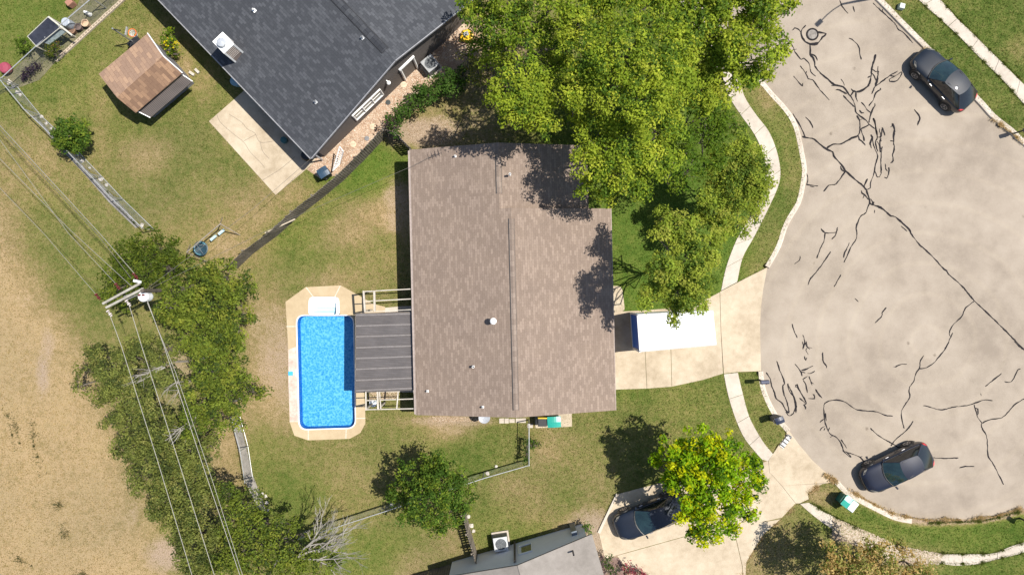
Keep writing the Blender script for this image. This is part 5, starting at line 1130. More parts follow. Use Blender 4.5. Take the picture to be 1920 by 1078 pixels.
# swing set
sw = empty('swing_set', W(425, 437), 'metal swing set with two pale blue seats and a dark saucer swing', 'swing set')
zt = 2.0; A = W(413, 420, zt); Bq = W(350, 473, zt); perp = (Bq - A).normalized(); perp = Vector((-perp.y, perp.x, 0))
STL = plain('swing_steel', (.35, .30, .25), .45, .4)
mb = MB(); mb.tube([A, Bq], .035, 8); mb.build('beam', STL, sw)
f1, f2 = W(417, 408), W(450, 441); Bg = Vector((Bq.x, Bq.y, 0)); Ag = Vector((A.x, A.y, 0))
for p, f in ((A, f1), (A, f2), (Bq, Bg + (f1 - Ag)), (Bq, Bg + (f2 - Ag))): mb = MB(); mb.tube([p, f], .033, 8); mb.build('leg', plain('leg_pale', (.5, .43, .36), .45, .3) if f is f2 else STL, sw)
PB = plain('pale_blue_seat', (.45, .62, .66), .4)
for t, (px, py) in ((.18, (415, 435)), (.36, (400, 446))):
    c = W(px, py, .55); top = A.lerp(Bq, t); mb = MB(); ux = (Bq - A).normalized()
    mb.bar(c - ux * .24, c + ux * .24, .17, .04); s_ = mb.build('seat', PB, sw, bevel=.02)
    mb = MB(); [mb.tube([c + ux * k, top + ux * k], .008, 4) for k in (-.22, .22)]; mb.build('chain', GREYM, s_)
c = W(376.5, 466, .6); top = A.lerp(Bq, .72); mb = MB(); mb.lathe(c, [(.44, 0), (.46, .04), (.40, .06), (.34, .02), (0, -.04)], 28); ss = mb.build('saucer_swing', plain('saucer_dark', (.02, .05, .07), .5), sw)
mb = MB(); mb.tube([c + Vector((.38 * math.cos(t), .38 * math.sin(t), .06)) for t in [.6 + 4.2 * k / 14 for k in range(15)]], .022, 5); mb.build('rim_trim', plain('trim_teal', (.12, .3, .36), .4), ss)
mb = MB(); [mb.tube([c + Vector((.4 * math.cos(t), .4 * math.sin(t), .05)), top], .008, 4) for t in (.5, 2.1, 3.7, 5.2)]; mb.build('rope', plain('rope', (.5, .5, .5)), ss)

# ---------------------------------------------------------------- power pole and lines
ZP = 8.2; WOODD_P = grain('pole_wood', [(.05, .04, .03), (.09, .075, .06), (.14, .12, .10)], (2, 10, 40))
pt = W(268, 545, ZP); pb = Vector((pt.x, pt.y, 0)); pp = empty('power_pole', pb, 'wooden power pole with double side arms and white transformer above the evergreens', 'power pole')
mb = MB(); mb.tube([pb, pb + Vector((0, 0, ZP + .1))], [.14, .09], 12); mb.build('pole', WOODD_P, pp)
for a, b_ in (((193, 569.5), (262, 532)), ((199, 577), (269, 541))): mb = MB(); mb.bar(W(*a, ZP - .3), W(*b_, ZP - .3), .11, .11); mb.build('crossarm', grain('arm_wood', [(.22, .2, .17), (.32, .3, .26), (.42, .4, .36)], (2, 10, 40)), pp)
mb = MB(); mb.bar(W(232, 556, ZP - .3), W(264, 545, ZP - 1.3), .04, .04); mb.bar(W(236, 563, ZP - .3), W(268, 548, ZP - 1.3), .04, .04); mb.build('brace', GREYM, pp)
c = W(266.5, 556, ZP - .6); mb = MB(); mb.lathe((c.x, c.y, ZP - 1.25), [(.24, 0), (.26, .1), (.26, .5), (.28, .53), (.25, .6), (.1, .65), (0, .65)], 20); tr_ = mb.build('transformer', plain('transformer_white', (.72, .72, .74), .35), pp)
mb = MB()
for k in (-.1, .1): mb.lathe((c.x + k, c.y + .08, ZP - .62), [(.04, 0), (.05, .08), (.03, .1), (.05, .16), (.02, .2), (0, .22)], 8)
mb.build('bushing', plain('porcelain_brown', (.12, .02, .02), .25), tr_)
c = W(251, 526, ZP - .3); mb = MB(); mb.bar(c, c + Vector((.36, -.08, 0)), .12, .12); mb.build('cutout_box', WHITE, pp)
INS = plain('insulator_pale', (.6, .52, .5), .3); INR = plain('insulator_brown', (.13, .02, .025), .25)
for p, dx in (((183, 556), 1), ((220, 536.5), 1), ((253.5, 517), 1), ((205, 587), 0), ((240, 568), 0)):
    c = W(*p, ZP - .25); mb = MB()
    d_ = Vector((.62, -.78, 0))
    for k in range(4): q_ = c + d_ * (k * .10 - .15); mb.tube([q_, q_ + d_ * .05], .085 if k % 2 == 0 else .05, 10)
    mb.build('insulator', INR if dx else INS, pp)
WIRE = plain('aluminium_wire', (.27, .26, .235), .5, .2, var=.05); WIRED = plain('dark_wire', (.12, .11, .10), .5)
def wire(pts, label, r=.011, mat=WIRE, sag=.0, group='overhead power lines'):
    """pts (px,py,z)"""
    P = [W(a, b, z) for a, b, z in pts]; out = []
    for a, b in zip(P[:-1], P[1:]):
        for k in range(10): t = k / 10; q = a.lerp(b, t); q.z -= sag * 4 * t * (1 - t); out.append(q)
    out.append(P[-1]); mb = MB(); mb.tube(out, r, 5); o = mb.build('power_line', mat, None, org=tuple(P[0])); tag(o, label, 'power line'); return o
H_ = ZP - .2
wire([(-60, 292, H_ - .2), (0, 353, H_ - .2), (85, 441, H_ - .1), (179, 551, H_)], 'lowest of the pale power lines running to the left edge')
wire([(-60, 198, H_ - .2), (0, 263, H_ - .2), (128, 437, H_ - .1), (218, 533, H_)], 'second pale power line from the bottom on the left side')
wire([(-60, 170, H_ - .2), (0, 236, H_ - .2), (188, 439, H_ - .1), (252, 513, H_)], 'upper pale power line running from the pole to the left edge', .016)
wire([(-60, 176, H_ - 1.2), (0, 243, H_ - 1.2), (184, 441, H_ - 1.1), (246, 522, H_ - .9)], 'darker cable just beside the upper power line on the left', .014, WIRED)
wire([(-60, 235, H_ - 2.2), (0, 298, H_ - 2.2), (128, 428, H_ - 2), (250, 540, H_ - 1.5)], 'thin grey cable between the middle power lines', .014)
wire([(204, 585, H_), (228, 650, H_ - .1), (296, 865, H_ - .2), (360, 1078, H_ - .2), (390, 1175, H_ - .2)], 'leftmost pale power line crossing the hedge downwards', .015)
wire([(241, 568, H_), (266, 650, H_ - .1), (335, 865, H_ - .2), (402, 1078, H_ - .2), (432, 1175, H_ - .2)], 'middle pale power line crossing the hedge downwards', .015)
wire([(272, 552, H_), (308, 650, H_ - .1), (378, 865, H_ - .2), (450, 1078, H_ - .2), (482, 1175, H_ - .2)], 'rightmost pale power line crossing the hedge downwards', .015)
wire([(270, 552, H_ - 1.5), (330, 700, H_ - 2), (398, 900, H_ - 2), (462, 1100, H_ - 2)], 'thin grey cable right of the pale lines over the hedge', .012)
wire([(272, 546, ZP - 1), (300, 532, 6.6), (545, 410, 4.2), (770, 313, 3.0), (812, 292, 2.95)], 'service cable from the pole to the aerial on the brown roof', .009, WIRED, .0)
wire([(272, 544, ZP - 1), (470, 395, 4.6), (520, 352, 4.0), (584, 297, 2.7)], 'service cable from the pole to the corner of the charcoal roof', .009, WIRED)
# ---------------------------------------------------------------- trees and plants
def foliage_arrays(lobes, leaf, dens, pal, rng, clump=.42, flat=.75, bottom=-.25, upb=.95, spread=1.0, cover=1.0):
    """lobes [(px,py,rpx,z)] -> leaf quads. pal [(r,g,b,weight)...]"""
    CP = []; cc = []
    for (px, py, rp, z) in lobes:
        z = z + rng.normal() * (.55 if z > 6 else .2); c = W(px, py, z); r = rp * .95 * (CAM_H - z) / 1280.0
        n = max(5, int(cover * 3.4 * (r / clump) ** 2)) if r > clump else max(3, int(6 * r / clump))
        d = rng.normal(size=(n, 3)); d /= np.linalg.norm(d, axis=1)[:, None]; d[:, 2] = np.where(d[:, 2] < bottom, -d[:, 2] * .6, d[:, 2])
        rad = r * (.30 + .70 * rng.random(n) ** .55)
        p = np.array([c.x, c.y, c.z]) + d * rad[:, None] * np.array([1, 1, flat]) * np.array([spread, spread, 1])
        CP.append(p)
    CP = np.concatenate(CP); nc = len(CP)
    csz = clump * rng.uniform(.65, 1.25, nc); cnt = np.maximum(6, (dens * csz ** 2 * 3.0).astype(int)); tot = cnt.sum(); ci = np.repeat(np.arange(nc), cnt)
    off = rng.normal(size=(tot, 3)); off /= np.linalg.norm(off, axis=1)[:, None] + 1e-9
    off *= (rng.random(tot) ** .4)[:, None] * csz[ci][:, None] * np.array([1, 1, .62])
    pos = CP[ci] + off
    nrm = off / (csz[ci][:, None]) * .8 + np.array([0, 0, upb]) + rng.normal(size=(tot, 3)) * .42; nrm /= np.linalg.norm(nrm, axis=1)[:, None]
    t = rng.normal(size=(tot, 3)); t -= nrm * (t * nrm).sum(1)[:, None]; t /= np.linalg.norm(t, axis=1)[:, None]; s = np.cross(nrm, t)
    L = leaf * rng.uniform(.7, 1.35, tot)[:, None]; wv = L * rng.uniform(.42, .62, tot)[:, None]
    V = np.stack([pos - t * L * .5, pos + s * wv * .5 - nrm * L * .05, pos + t * L * .5 - np.array([0, 0, 1]) * L * .12, pos - s * wv * .5 - nrm * L * .05], 1).reshape(-1, 3)
    pal_ = np.array([p[:3] for p in pal]); wts = np.array([p[3] for p in pal], float); wts /= wts.sum()
    ck = rng.choice(len(pal), nc, p=wts); col = pal_[ck][ci]; lk = rng.choice(len(pal), tot, p=wts); mixm = rng.random(tot) < .15
    col = np.where(mixm[:, None], pal_[lk], col) * rng.uniform(.75, 1.25, tot)[:, None] * np.repeat(rng.uniform(.82, 1.15, nc), cnt)[:, None]
    return V, np.clip(np.repeat(col, 4, 0), 0, 1), CP
def leaves_obj(name, V, col, parent, mat=None):
    F = np.arange(len(V)).reshape(-1, 4); return np_mesh(name, V, F, mat or LEAF, parent, col, org=orgof(parent))
def limb(mb, a, b, r0, r1, rng, n=4, wob=.12, sides=6):
    a, b = Vector(a), Vector(b); L = (b - a).length; pts = []; rs = []
    for k in range(n + 1):
        t = k / n; p = a.lerp(b, t)
        if 0 < k < n: p += Vector(rng.normal(size=3) * wob * L * .35)
        pts.append(p); rs.append(r0 + (r1 - r0) * t)
    mb.tube(pts, rs, sides); return pts
TOTAL = 0
def tree(name, label, lobes, base, pal, leaf=.15, dens=95, clump=.42, tr=.22, cat='tree', group=None, seed=1, flat=.75, twigs=.35, bark=None, fork=.35, cover=1.08, upb=.98, bottom=-.25, vis=1.0):
    global TOTAL
    rng = np.random.default_rng(seed); base = W(*base) if len(base) == 2 else Vector(base)
    r = empty(name, base, label, cat, group)
    V, col, CP = foliage_arrays(lobes, leaf, dens, pal, rng, clump, flat, cover=cover, upb=upb, bottom=bottom); TOTAL += len(V) // 4
    leaves_obj('crown', V, col, r)
    zc = np.mean([l[3] for l in lobes]); fk = base + Vector((0, 0, zc * fork))
    mb = MB(); lean = Vector((rng.normal() * .15, rng.normal() * .15, 0)); limb(mb, base - Vector((0, 0, .1)), fk + lean, tr, tr * .75, rng, 3, .05, 10)
    mb.build('trunk', bark or BARK, r, smooth=True)
    mb = MB()
    for (px, py, rp, z) in lobes:
        c = W(px, py, z); rr = rp * .03; c2 = c - Vector((0, 0, rr * .35)); k = min(1.0, .35 + rr * .3)
        limb(mb, fk + lean, c2, tr * .45 * k, .045, rng, 5, .16)
        near = CP[np.argsort(((CP - np.array(c)) ** 2).sum(1))[:max(3, int(14 * twigs * 2))]]
        for q in near: limb(mb, c2, Vector(q), .03, .009, rng, 2, .15, 4)
    mb.build('limbs', bark or BARK, r)
    return r
# palettes (linear albedo)
P_MAIN = [(.172, .24, .020, 3), (.255, .315, .027, 3), (.075, .132, .014, 2.0), (.34, .375, .038, 1.3)]
P_UP = [(.145, .22, .018, 3), (.22, .285, .026, 3), (.056, .105, .014, 2.2), (.30, .33, .045, .8)]
P_LOW = [(.065, .125, .010, 3), (.09, .15, .012, 2), (.12, .17, .014, 1)]
P_SPARSE = [(.19, .25, .028, 3), (.27, .315, .040, 2.6), (.09, .145, .02, 1.6), (.30, .32, .055, .8)]
P_PINE = [(.105, .145, .020, 3), (.155, .195, .026, 3), (.048, .075, .015, 1.8), (.215, .235, .035, 1)]
P_PINE2 = [(.12, .145, .035, 3), (.17, .19, .045, 3), (.06, .08, .022, 1.8), (.225, .225, .065, .8)]
P_PINED = [(.06, .09, .012, 3), (.09, .125, .014, 3), (.13, .16, .02, 1.4)]
P_YEL = [(.15, .27, .006, 3.2), (.24, .36, .006, 3), (.42, .44, .006, 2.6), (.055, .125, .006, 1.6)]
P_BUSH = [(.05, .10, .014, 3), (.085, .145, .018, 3), (.16, .21, .025, 2)]
P_OR = [(.36, .25, .09, 3), (.44, .33, .14, 1.6), (.24, .23, .06, 2.2), (.12, .15, .03, 2)]
P_IVY = [(.04, .09, .012, 3), (.06, .12, .02, 3), (.09, .15, .03, 1)]
G1 = 'street-side trees massed at the top centre'
tree('leafy_tree', 'leafy tree overhanging the corner of the charcoal roof at the top', [(905,30,42,5.5),(950,45,52,7),(985,85,45,7.5),(930,100,40,5),(880,15,25,5),(950,5,50,7),(1030,15,40,7.5),(895,75,28,3.5),(1045,85,35,7),(1015,60,36,4.5),(1050,120,36,4.5),(1070,70,34,5.5),(1065,160,30,5)], (975, 70), P_UP, seed=11, leaf=.16, dens=85)
tree('leafy_tree', 'understorey tree with sparse yellowish leaves beside the yellow toy cart', [(905,115,35,3),(930,135,35,3.2),(880,100,25,2.6),(900,145,28,2.5),(885,125,22,2.3)], (918, 130), [(.2, .19, .045, 3), (.26, .24, .06, 2), (.1, .12, .02, 2)], seed=12, leaf=.15, dens=40, tr=.1, cover=.55)
tree('leafy_tree', 'bright round-crowned tree beside the upper edge of the brown roof', [(955,170,45,8),(1000,158,48,8.5),(1012,205,46,8.5),(962,208,40,8),(1030,238,26,8),(985,190,40,9),(935,185,25,7.5),(1005,235,22,7.6)], (1000, 200), P_MAIN, seed=13, leaf=.15, dens=100)
tree('leafy_tree', 'largest bright green tree filling the middle of the top edge', [(1085,40,55,9),(1150,25,60,9.5),(1105,110,58,10),(1170,100,62,10.5),(1230,40,58,9.5),(1225,125,60,10),(1145,165,55,10),(1205,190,55,9.5),(1090,165,40,9),(1075,205,35,8.5),(1270,90,45,9),(1290,60,40,8.4),(1265,30,44,8.6),(1290,10,40,8.4),(1130,-20,60,9),(1210,-30,60,9),(1260,170,45,9)], (1140, 160), P_MAIN, seed=14, leaf=.15, dens=95, tr=.34)
tree('leafy_tree', 'bright green tree crown leaning over the upper right of the brown roof', [(1120,255,50,8.5),(1180,255,58,9),(1235,245,52,8.5),(1115,305,42,8),(1165,320,52,8.5),(1225,305,42,8),(1095,345,26,6.5),(1140,355,30,7),(1240,190,45,8.6),(1195,350,30,7),(1262,300,26,7)], (1155, 300), P_MAIN, seed=15, leaf=.15, dens=95, tr=.28)
tree('leafy_tree', 'open-crowned tree reaching over the street beside the manhole', [(1310,30,52,9),(1370,20,55,9),(1425,30,45,9),(1448,85,36,8.5),(1395,85,40,8.5),(1340,60,38,8.5),(1305,95,45,8.5),(1315,165,45,7.5),(1270,140,45,8.2),(1425,130,34,8),(1378,140,26,7.5),(1440,-20,50,9),(1480,10,18,9),(1350,-30,60,9),(1345,185,30,7),(1368,108,34,8.5),(1345,135,36,7.8),(1400,150,26,7.4),(1410,55,36,9)], (1290, 105), P_MAIN, seed=16, leaf=.165, dens=110, tr=.22, cover=1.15)
tree('leafy_tree', 'darker green tree at the inner edge of the curved pavement', [(1290,230,48,6.5),(1330,225,36,6),(1280,275,40,6),(1320,190,36,6.5),(1345,245,28,5.5),(1362,212,26,5.5),(1325,275,36,5.5),(1385,240,16,4.8),(1325,308,34,5.6),(1288,325,30,6),(1252,340,30,6.4),(1345,255,30,5.4)], (1290, 250), P_LOW, seed=17, leaf=.14, dens=80, tr=.18, cover=.8)
tree('leafy_tree', 'thin-leaved tree touching the outer bend of the curved pavement', [(1395,285,34,5.5),(1420,325,34,5.5),(1375,325,26,5.5),(1400,370,34,5.2),(1362,395,28,5),(1340,330,20,5),(1425,360,20,5),(1385,425,20,4.6),(1345,290,18,5),(1410,405,16,4.6),(1320,410,20,4.5),(1368,352,32,5.3),(1348,425,26,5),(1322,375,24,5),(1395,345,30,5.4),(1340,345,26,5),(1400,305,32,5.4)], (1365, 370), P_SPARSE, seed=18, leaf=.14, dens=160, clump=.34, tr=.10, cover=1.15, twigs=.25)
tree('leafy_tree', 'thin-leaved tree overhanging the white storage container', [(1270,430,34,8.2),(1305,455,30,8.2),(1245,440,22,8),(1285,480,42,8.8),(1250,510,34,8.4),(1310,520,38,8.4),(1275,550,38,8.4),(1330,480,20,8),(1238,545,24,7.8),(1318,560,20,8),(1268,592,16,8),(1300,572,18,7.8),(1228,495,20,8),(1335,455,20,8),(1222,530,22,8),(1218,565,16,7.8),(1240,410,16,8)], (1250, 505), P_SPARSE, seed=19, leaf=.145, dens=160, clump=.36, tr=.11, cover=1.15, twigs=.25)
G2 = 'ragged evergreens along the back fence'
tree('evergreen_tree', 'dark evergreen at the upper end of the hedge, left of the swing set', [(275,458,36,4.5),(238,480,36,4.5),(308,470,34,4.5),(215,515,26,4),(262,515,42,5),(315,505,36,4.8),(205,550,20,3.5),(345,490,18,4),(230,560,22,3.6)], (330, 505), P_PINED, seed=21, leaf=.15, dens=90, clump=.33, upb=.7)
tree('evergreen_tree', 'broad evergreen right of the white transformer', [(375,525,42,5.5),(420,520,42,5.5),(350,560,40,5.5),(400,570,50,6),(445,560,36,5.4),(355,615,44,5.5),(410,625,50,6),(445,615,30,5),(330,585,36,5.2),(465,535,18,4.6),(470,590,16,4.5),(385,660,40,5.5),(440,655,28,5),(318,548,22,6.9),(345,540,24,6.9),(300,575,18,6.4),(325,570,22,6.6)], (440, 585), P_PINE, seed=22, leaf=.15, dens=92, clump=.36, tr=.25, upb=.7)
tree('evergreen_tree', 'evergreen in the middle of the hedge, reaching toward the pool', [(400,700,44,5),(435,690,34,5),(380,745,42,5),(435,740,36,4.8),(410,780,40,4.8),(475,738,16,4.2),(495,735,10,4),(445,785,22,4.4),(365,790,36,4.8),(460,715,18,4.2)], (450, 715), P_PINE, seed=23, leaf=.15, dens=85, clump=.34, upb=.7)
tree('evergreen_tree', 'sparse olive evergreen spreading left over the dry field', [(200,690,34,4.2),(175,665,22,4),(240,665,34,4.4),(225,725,40,4.6),(275,650,30,4.5),(285,700,30,4.6),(150,692,14,3.8),(190,740,22,4),(270,750,34,4.6),(320,720,28,4.6),(315,655,26,4.8),(145,725,10,3.6)], (310, 690), P_PINE2, seed=24, leaf=.135, dens=120, clump=.36, upb=.75, cover=1.3, tr=.12, twigs=.25)
tree('evergreen_tree', 'olive evergreen under the wires below the bleached branches', [(235,790,34,4.2),(290,800,42,4.6),(245,840,34,4.2),(300,855,44,4.6),(350,845,38,4.6),(330,800,26,4.4),(265,890,36,4.2),(320,905,42,4.5),(370,880,38,4.6),(205,795,14,3.8),(215,840,14,3.8),(395,835,22,4.4)], (370, 830), P_PINE2, seed=25, leaf=.135, dens=125, clump=.35, upb=.75, cover=1.25, tr=.12, twigs=.25)
tree('evergreen_tree', 'evergreen low in the hedge, left of the chain-link strip', [(310,945,36,4.2),(355,950,44,4.6),(395,930,34,4.4),(330,990,36,4.2),(375,1000,44,4.5),(355,1040,34,4.2),(400,1040,40,4.4),(290,965,16,3.8),(370,1075,30,4.2)], (400, 975), P_PINE2, seed=26, leaf=.135, dens=125, clump=.35, upb=.75, cover=1.25, tr=.14)
tree('evergreen_tree', 'evergreen at the bottom edge of the hedge beside the dead tree', [(430,925,28,4.4),(465,945,38,4.8),(440,975,40,4.8),(500,985,36,4.6),(460,1025,44,5),(515,1030,40,4.8),(430,1060,40,4.6),(560,1045,36,4.4),(600,1060,34,4.2),(480,1075,40,4.6),(540,1075,40,4.5),(590,1020,24,3.8),(415,935,16,4),(630,1050,18,3.8),(545,985,18,4)], (500, 975), P_PINE, seed=27, leaf=.14, dens=85, clump=.33, upb=.7)
tree('round_tree', 'dense dark green pointed bush in the side yard', [(815,870,30,3.5),(780,895,44,3.4),(830,900,46,4),(860,925,34,3.2),(800,940,50,4.4),(755,920,30,2.8),(845,960,36,3.4),(735,925,16,2.2),(770,965,26,2.8),(820,985,24,2.6),(875,945,16,2.4),(865,890,16,2.6)], (812, 905), P_BUSH, seed=31, leaf=.15, dens=95, clump=.3, tr=.14, upb=.6, bottom=-.6)
tree('round_tree', 'bright yellow-green tree shading the parked black-blue car', [(1268,850,36,4.8),(1315,832,38,5),(1360,845,38,5),(1395,885,38,4.8),(1345,890,46,5.6),(1290,895,46,5.4),(1258,900,24,4.4),(1330,945,46,5.4),(1385,935,36,4.8),(1290,955,30,4.8),(1328,995,28,4.6),(1425,905,18,4.2),(1360,980,26,4.6),(1235,865,14,4),(1408,960,16,4.2),(1300,1000,12,4.2)], (1300, 870), P_YEL, seed=32, leaf=.19, dens=105, clump=.36, tr=.2, upb=.75, bottom=-.6, flat=.9)
tree('shrub', 'small round green tree beside the long back fence', [(122,243,25,2),(148,262,24,2),(117,266,21,1.6),(144,240,22,1.8),(133,253,28,2.5),(105,258,13,1.2),(138,276,16,1.4)], (142, 262), P_BUSH, seed=33, leaf=.14, dens=150, clump=.25, tr=.08, upb=.6, bottom=-.6, cat='shrub')
tree('autumn_tree', 'orange-leaved tree at the lower right edge', [(1570,1045,34,4.2),(1605,1062,36,4.4),(1650,1050,36,4.4),(1700,1055,32,4.2),(1590,1090,50,4.2),(1670,1100,50,4.4),(1630,1030,24,4),(1560,1075,30,4),(1735,1075,24,4),(1680,1020,14,3.8)], (1600, 1040), P_OR, seed=34, leaf=.15, dens=95, clump=.36, cover=.9, tr=.2)
tree('ivy_hedge', 'dark green ivy hedge covering the fence behind the air conditioner', [(868,140,20,2),(845,155,26,2.1),(820,160,24,2),(800,178,22,2),(778,190,22,1.9),(760,210,20,1.9),(742,225,18,1.9),(742,243,14,1.7),(785,170,16,1.6),(860,165,16,1.4)], (812, 172), P_IVY, seed=35, leaf=.14, dens=100, clump=.26, tr=.06, upb=.6, bottom=-.8, cat='hedge', fork=.1)
tree('shrub', 'small leafy shrub at the left corner of the dark shelter', [(46,80,14,1.0),(40,88,12,.8),(52,92,10,.8),(36,76,8,.7)], (50, 86), [(.1, .16, .02, 2), (.15, .2, .03, 2), (.06, .1, .01, 1)], seed=36, leaf=.15, dens=60, clump=.2, tr=.03, cat='shrub')
tree('shrub', 'orange-tinged green shrub between the shelter and block edging', [(98,92,15,.9),(110,86,12,.9),(90,100,10,.7),(104,104,9,.6)], (102, 95), [(.07, .10, .01, 3), (.1, .12, .015, 2), (.25, .13, .04, .8)], seed=37, leaf=.09, dens=110, clump=.18, tr=.03, cat='shrub')
tree('shrub', 'yellow-flowered shrub between the shed and the charcoal roof', [(318,60,10,1.2),(312,74,14,1.3),(325,82,14,1.2),(318,92,11,1.1),(332,102,7,.8)], (320, 84), [(.1, .17, .01, 4), (.14, .2, .015, 2), (.55, .45, .01, 1.4)], seed=38, leaf=.13, dens=80, clump=.2, tr=.03, cat='shrub')
tree('shrub', 'low dark purple plant in the top left flower bed', [(68,124,10,.4),(58,132,12,.4),(48,140,10,.4),(42,148,7,.3)], (56, 134), [(.035, .022, .04, 3), (.055, .04, .06, 2), (.09, .08, .1, .6)], seed=39, leaf=.1, dens=110, clump=.17, tr=.02, cat='shrub')
tree('shrub', 'small green shrub at the right corner of the grey-roofed house', [(1096,988,10,.8),(1104,992,9,.8),(1100,984,7,.7)], (1099, 988), [(.05, .11, .01, 3), (.08, .15, .015, 2)], seed=40, leaf=.1, dens=100, clump=.18, tr=.02, cat='shrub')
tree('shrub', 'pink-red flowering shrub at the bottom edge beside the driveway', [(1180,1066,14,.8),(1196,1070,13,.8),(1208,1076,9,.7),(1170,1076,12,.7)], (1188, 1066), [(.32, .06, .09, 3), (.22, .04, .07, 2), (.1, .09, .03, 1.4)], seed=41, leaf=.1, dens=90, clump=.18, tr=.02, cat='shrub')
tree('shrub', 'small leafy weed clump right of the chain-link fence below the house', [(1000,826,10,.5),(1010,832,9,.4),(998,838,7,.4)], (1002, 830), [(.06, .12, .01, 3), (.12, .17, .02, 2)], seed=42, leaf=.1, dens=70, clump=.18, tr=.02, cat='shrub', cover=.7)
tree('shrub', 'dark climbing plant on the chain-link fence below the brown house', [(989,825,7,.9),(989,845,8,1.0),(989,862,7,.9)], (989, 846), P_IVY, seed=43, leaf=.11, dens=80, clump=.2, tr=.02, cat='shrub')
tree('shrub', 'dark green shrub in the mulch at the lower house corner', [(1140,1048,9,.7),(1136,1060,10,.7),(1150,1066,9,.6),(1146,1078,10,.6)], (1142, 1060), [(.04, .08, .015, 3), (.09, .11, .03, 1)], seed=44, leaf=.1, dens=80, clump=.2, tr=.02, cat='shrub')

# bleached dead branches and the dead tree
def branchy(name, label, root, dirs, cat, rng, mat=DEAD, depth=4, r0=.07, shr=.72, spread=.5, lift=.0, L0=1.6, nsub=3):
    r = empty(name, root, label, cat); mb = MB()
    def grow(p, d, L, rad, k):
        q = p + d * L; m = (p + q) / 2 + Vector(rng.normal(size=3) * L * .06); mb.tube([p, m, q], [rad, rad * .82, rad * .62], 5 if rad > .02 else 3, False)
        if k == 0: return
        for i in range(nsub if k > 1 else nsub + 1):
            dd = (d + Vector(rng.normal(size=3) * spread) * np.array(1.0)); dd = Vector((dd.x, dd.y, dd.z * .6 + lift)).normalized(); s0 = p.lerp(q, rng.uniform(.55, 1.0)); grow(s0, dd, L * shr * rng.uniform(.75, 1.2), rad * .58, k - 1)
    for (a, L, rad, k) in dirs: grow(Vector(root) + Vector((0, 0, 0)), Vector(a).normalized(), L, rad, k)
    mb.build('branches', mat, r); return r
rg = np.random.default_rng(5)
# dead tree: trunk from the hedge, fanning towards the right
rt = W(520, 1050, .0); rt2 = rt
dtm = branchy('dead_tree', 'bare bleached dead tree fanning over the grass beside the hedge', (rt.x, rt.y, 0), [((.12, .08, 1), 3.2, .11, 0)], 'tree', rg)
mb = MB()
def fan(p, d, L, rad, k, sp):
    q = p + d * L; m = (p + q) / 2 + Vector(rg.normal(size=3) * L * .05); mb.tube([p, m, q], [rad, rad * .85, rad * .7], 5 if rad > .015 else 3, False)
    if k == 0: return
    for i in range(3):
        dd = d + Vector((rg.normal() * sp, rg.normal() * sp, rg.normal() * sp * .4)); dd.normalize(); fan(p.lerp(q, rg.uniform(.5, 1)), dd, L * rg.uniform(.55, .85), rad * .62, k - 1, sp)
top = W(556, 1047, 4.3)
limb(mb, Vector((rt.x, rt.y, 0)), top, .12, .08, rg, 4, .05, 8)
for d, L, rd_ in (((.92, .35, .05), 2.0, .06), ((.97, -.02, .05), 1.9, .055), ((.75, .8, .12), 2.0, .05), ((.9, .6, -.1), 1.6, .045)): fan(top, Vector(d).normalized(), L * .8, rd_ * 1.1, 4, .30)
mb.build('twigs', DEAD, dtm)
for i, (p, q, lb) in enumerate((((303, 687), (250, 709), 'bleached bare branch poking from the sparse olive evergreen'), ((372, 777), (312, 822), 'long bleached branch leaning out of the evergreens under the wires'), ((333, 717), (322, 745), 'short bleached twig cluster between the wires'))):
    a = W(*p, 4.9); b_ = W(*q, 5.0); r = empty('dead_branch', a, lb, 'branch'); mb = MB(); d = (b_ - a); L = d.length
    for j in range(3 if i < 2 else 2):
        off = Vector((rg.normal() * .06, rg.normal() * .06, rg.normal() * .04)); e_ = b_ + Vector((rg.normal() * .3, rg.normal() * .3, 0)); pts = limb(mb, a + off, e_, .05 if i < 2 else .02, .015, rg, 5, .07, 6)
        for _ in range(7): s0 = pts[rg.integers(1, 5)]; limb(mb, s0, s0 + d.normalized() * rg.uniform(.3, .8) + Vector((rg.normal() * .3, rg.normal() * .3, rg.normal() * .1)), .018, .005, rg, 2, .1, 4)
    stub = W(p[0] + 12, p[1] - 8, 2.5); limb(mb, a, Vector((a.x + .5, a.y + .1, .0)), .05, .08, rg, 4, .05, 6); mb.build('limb', DEAD, r)
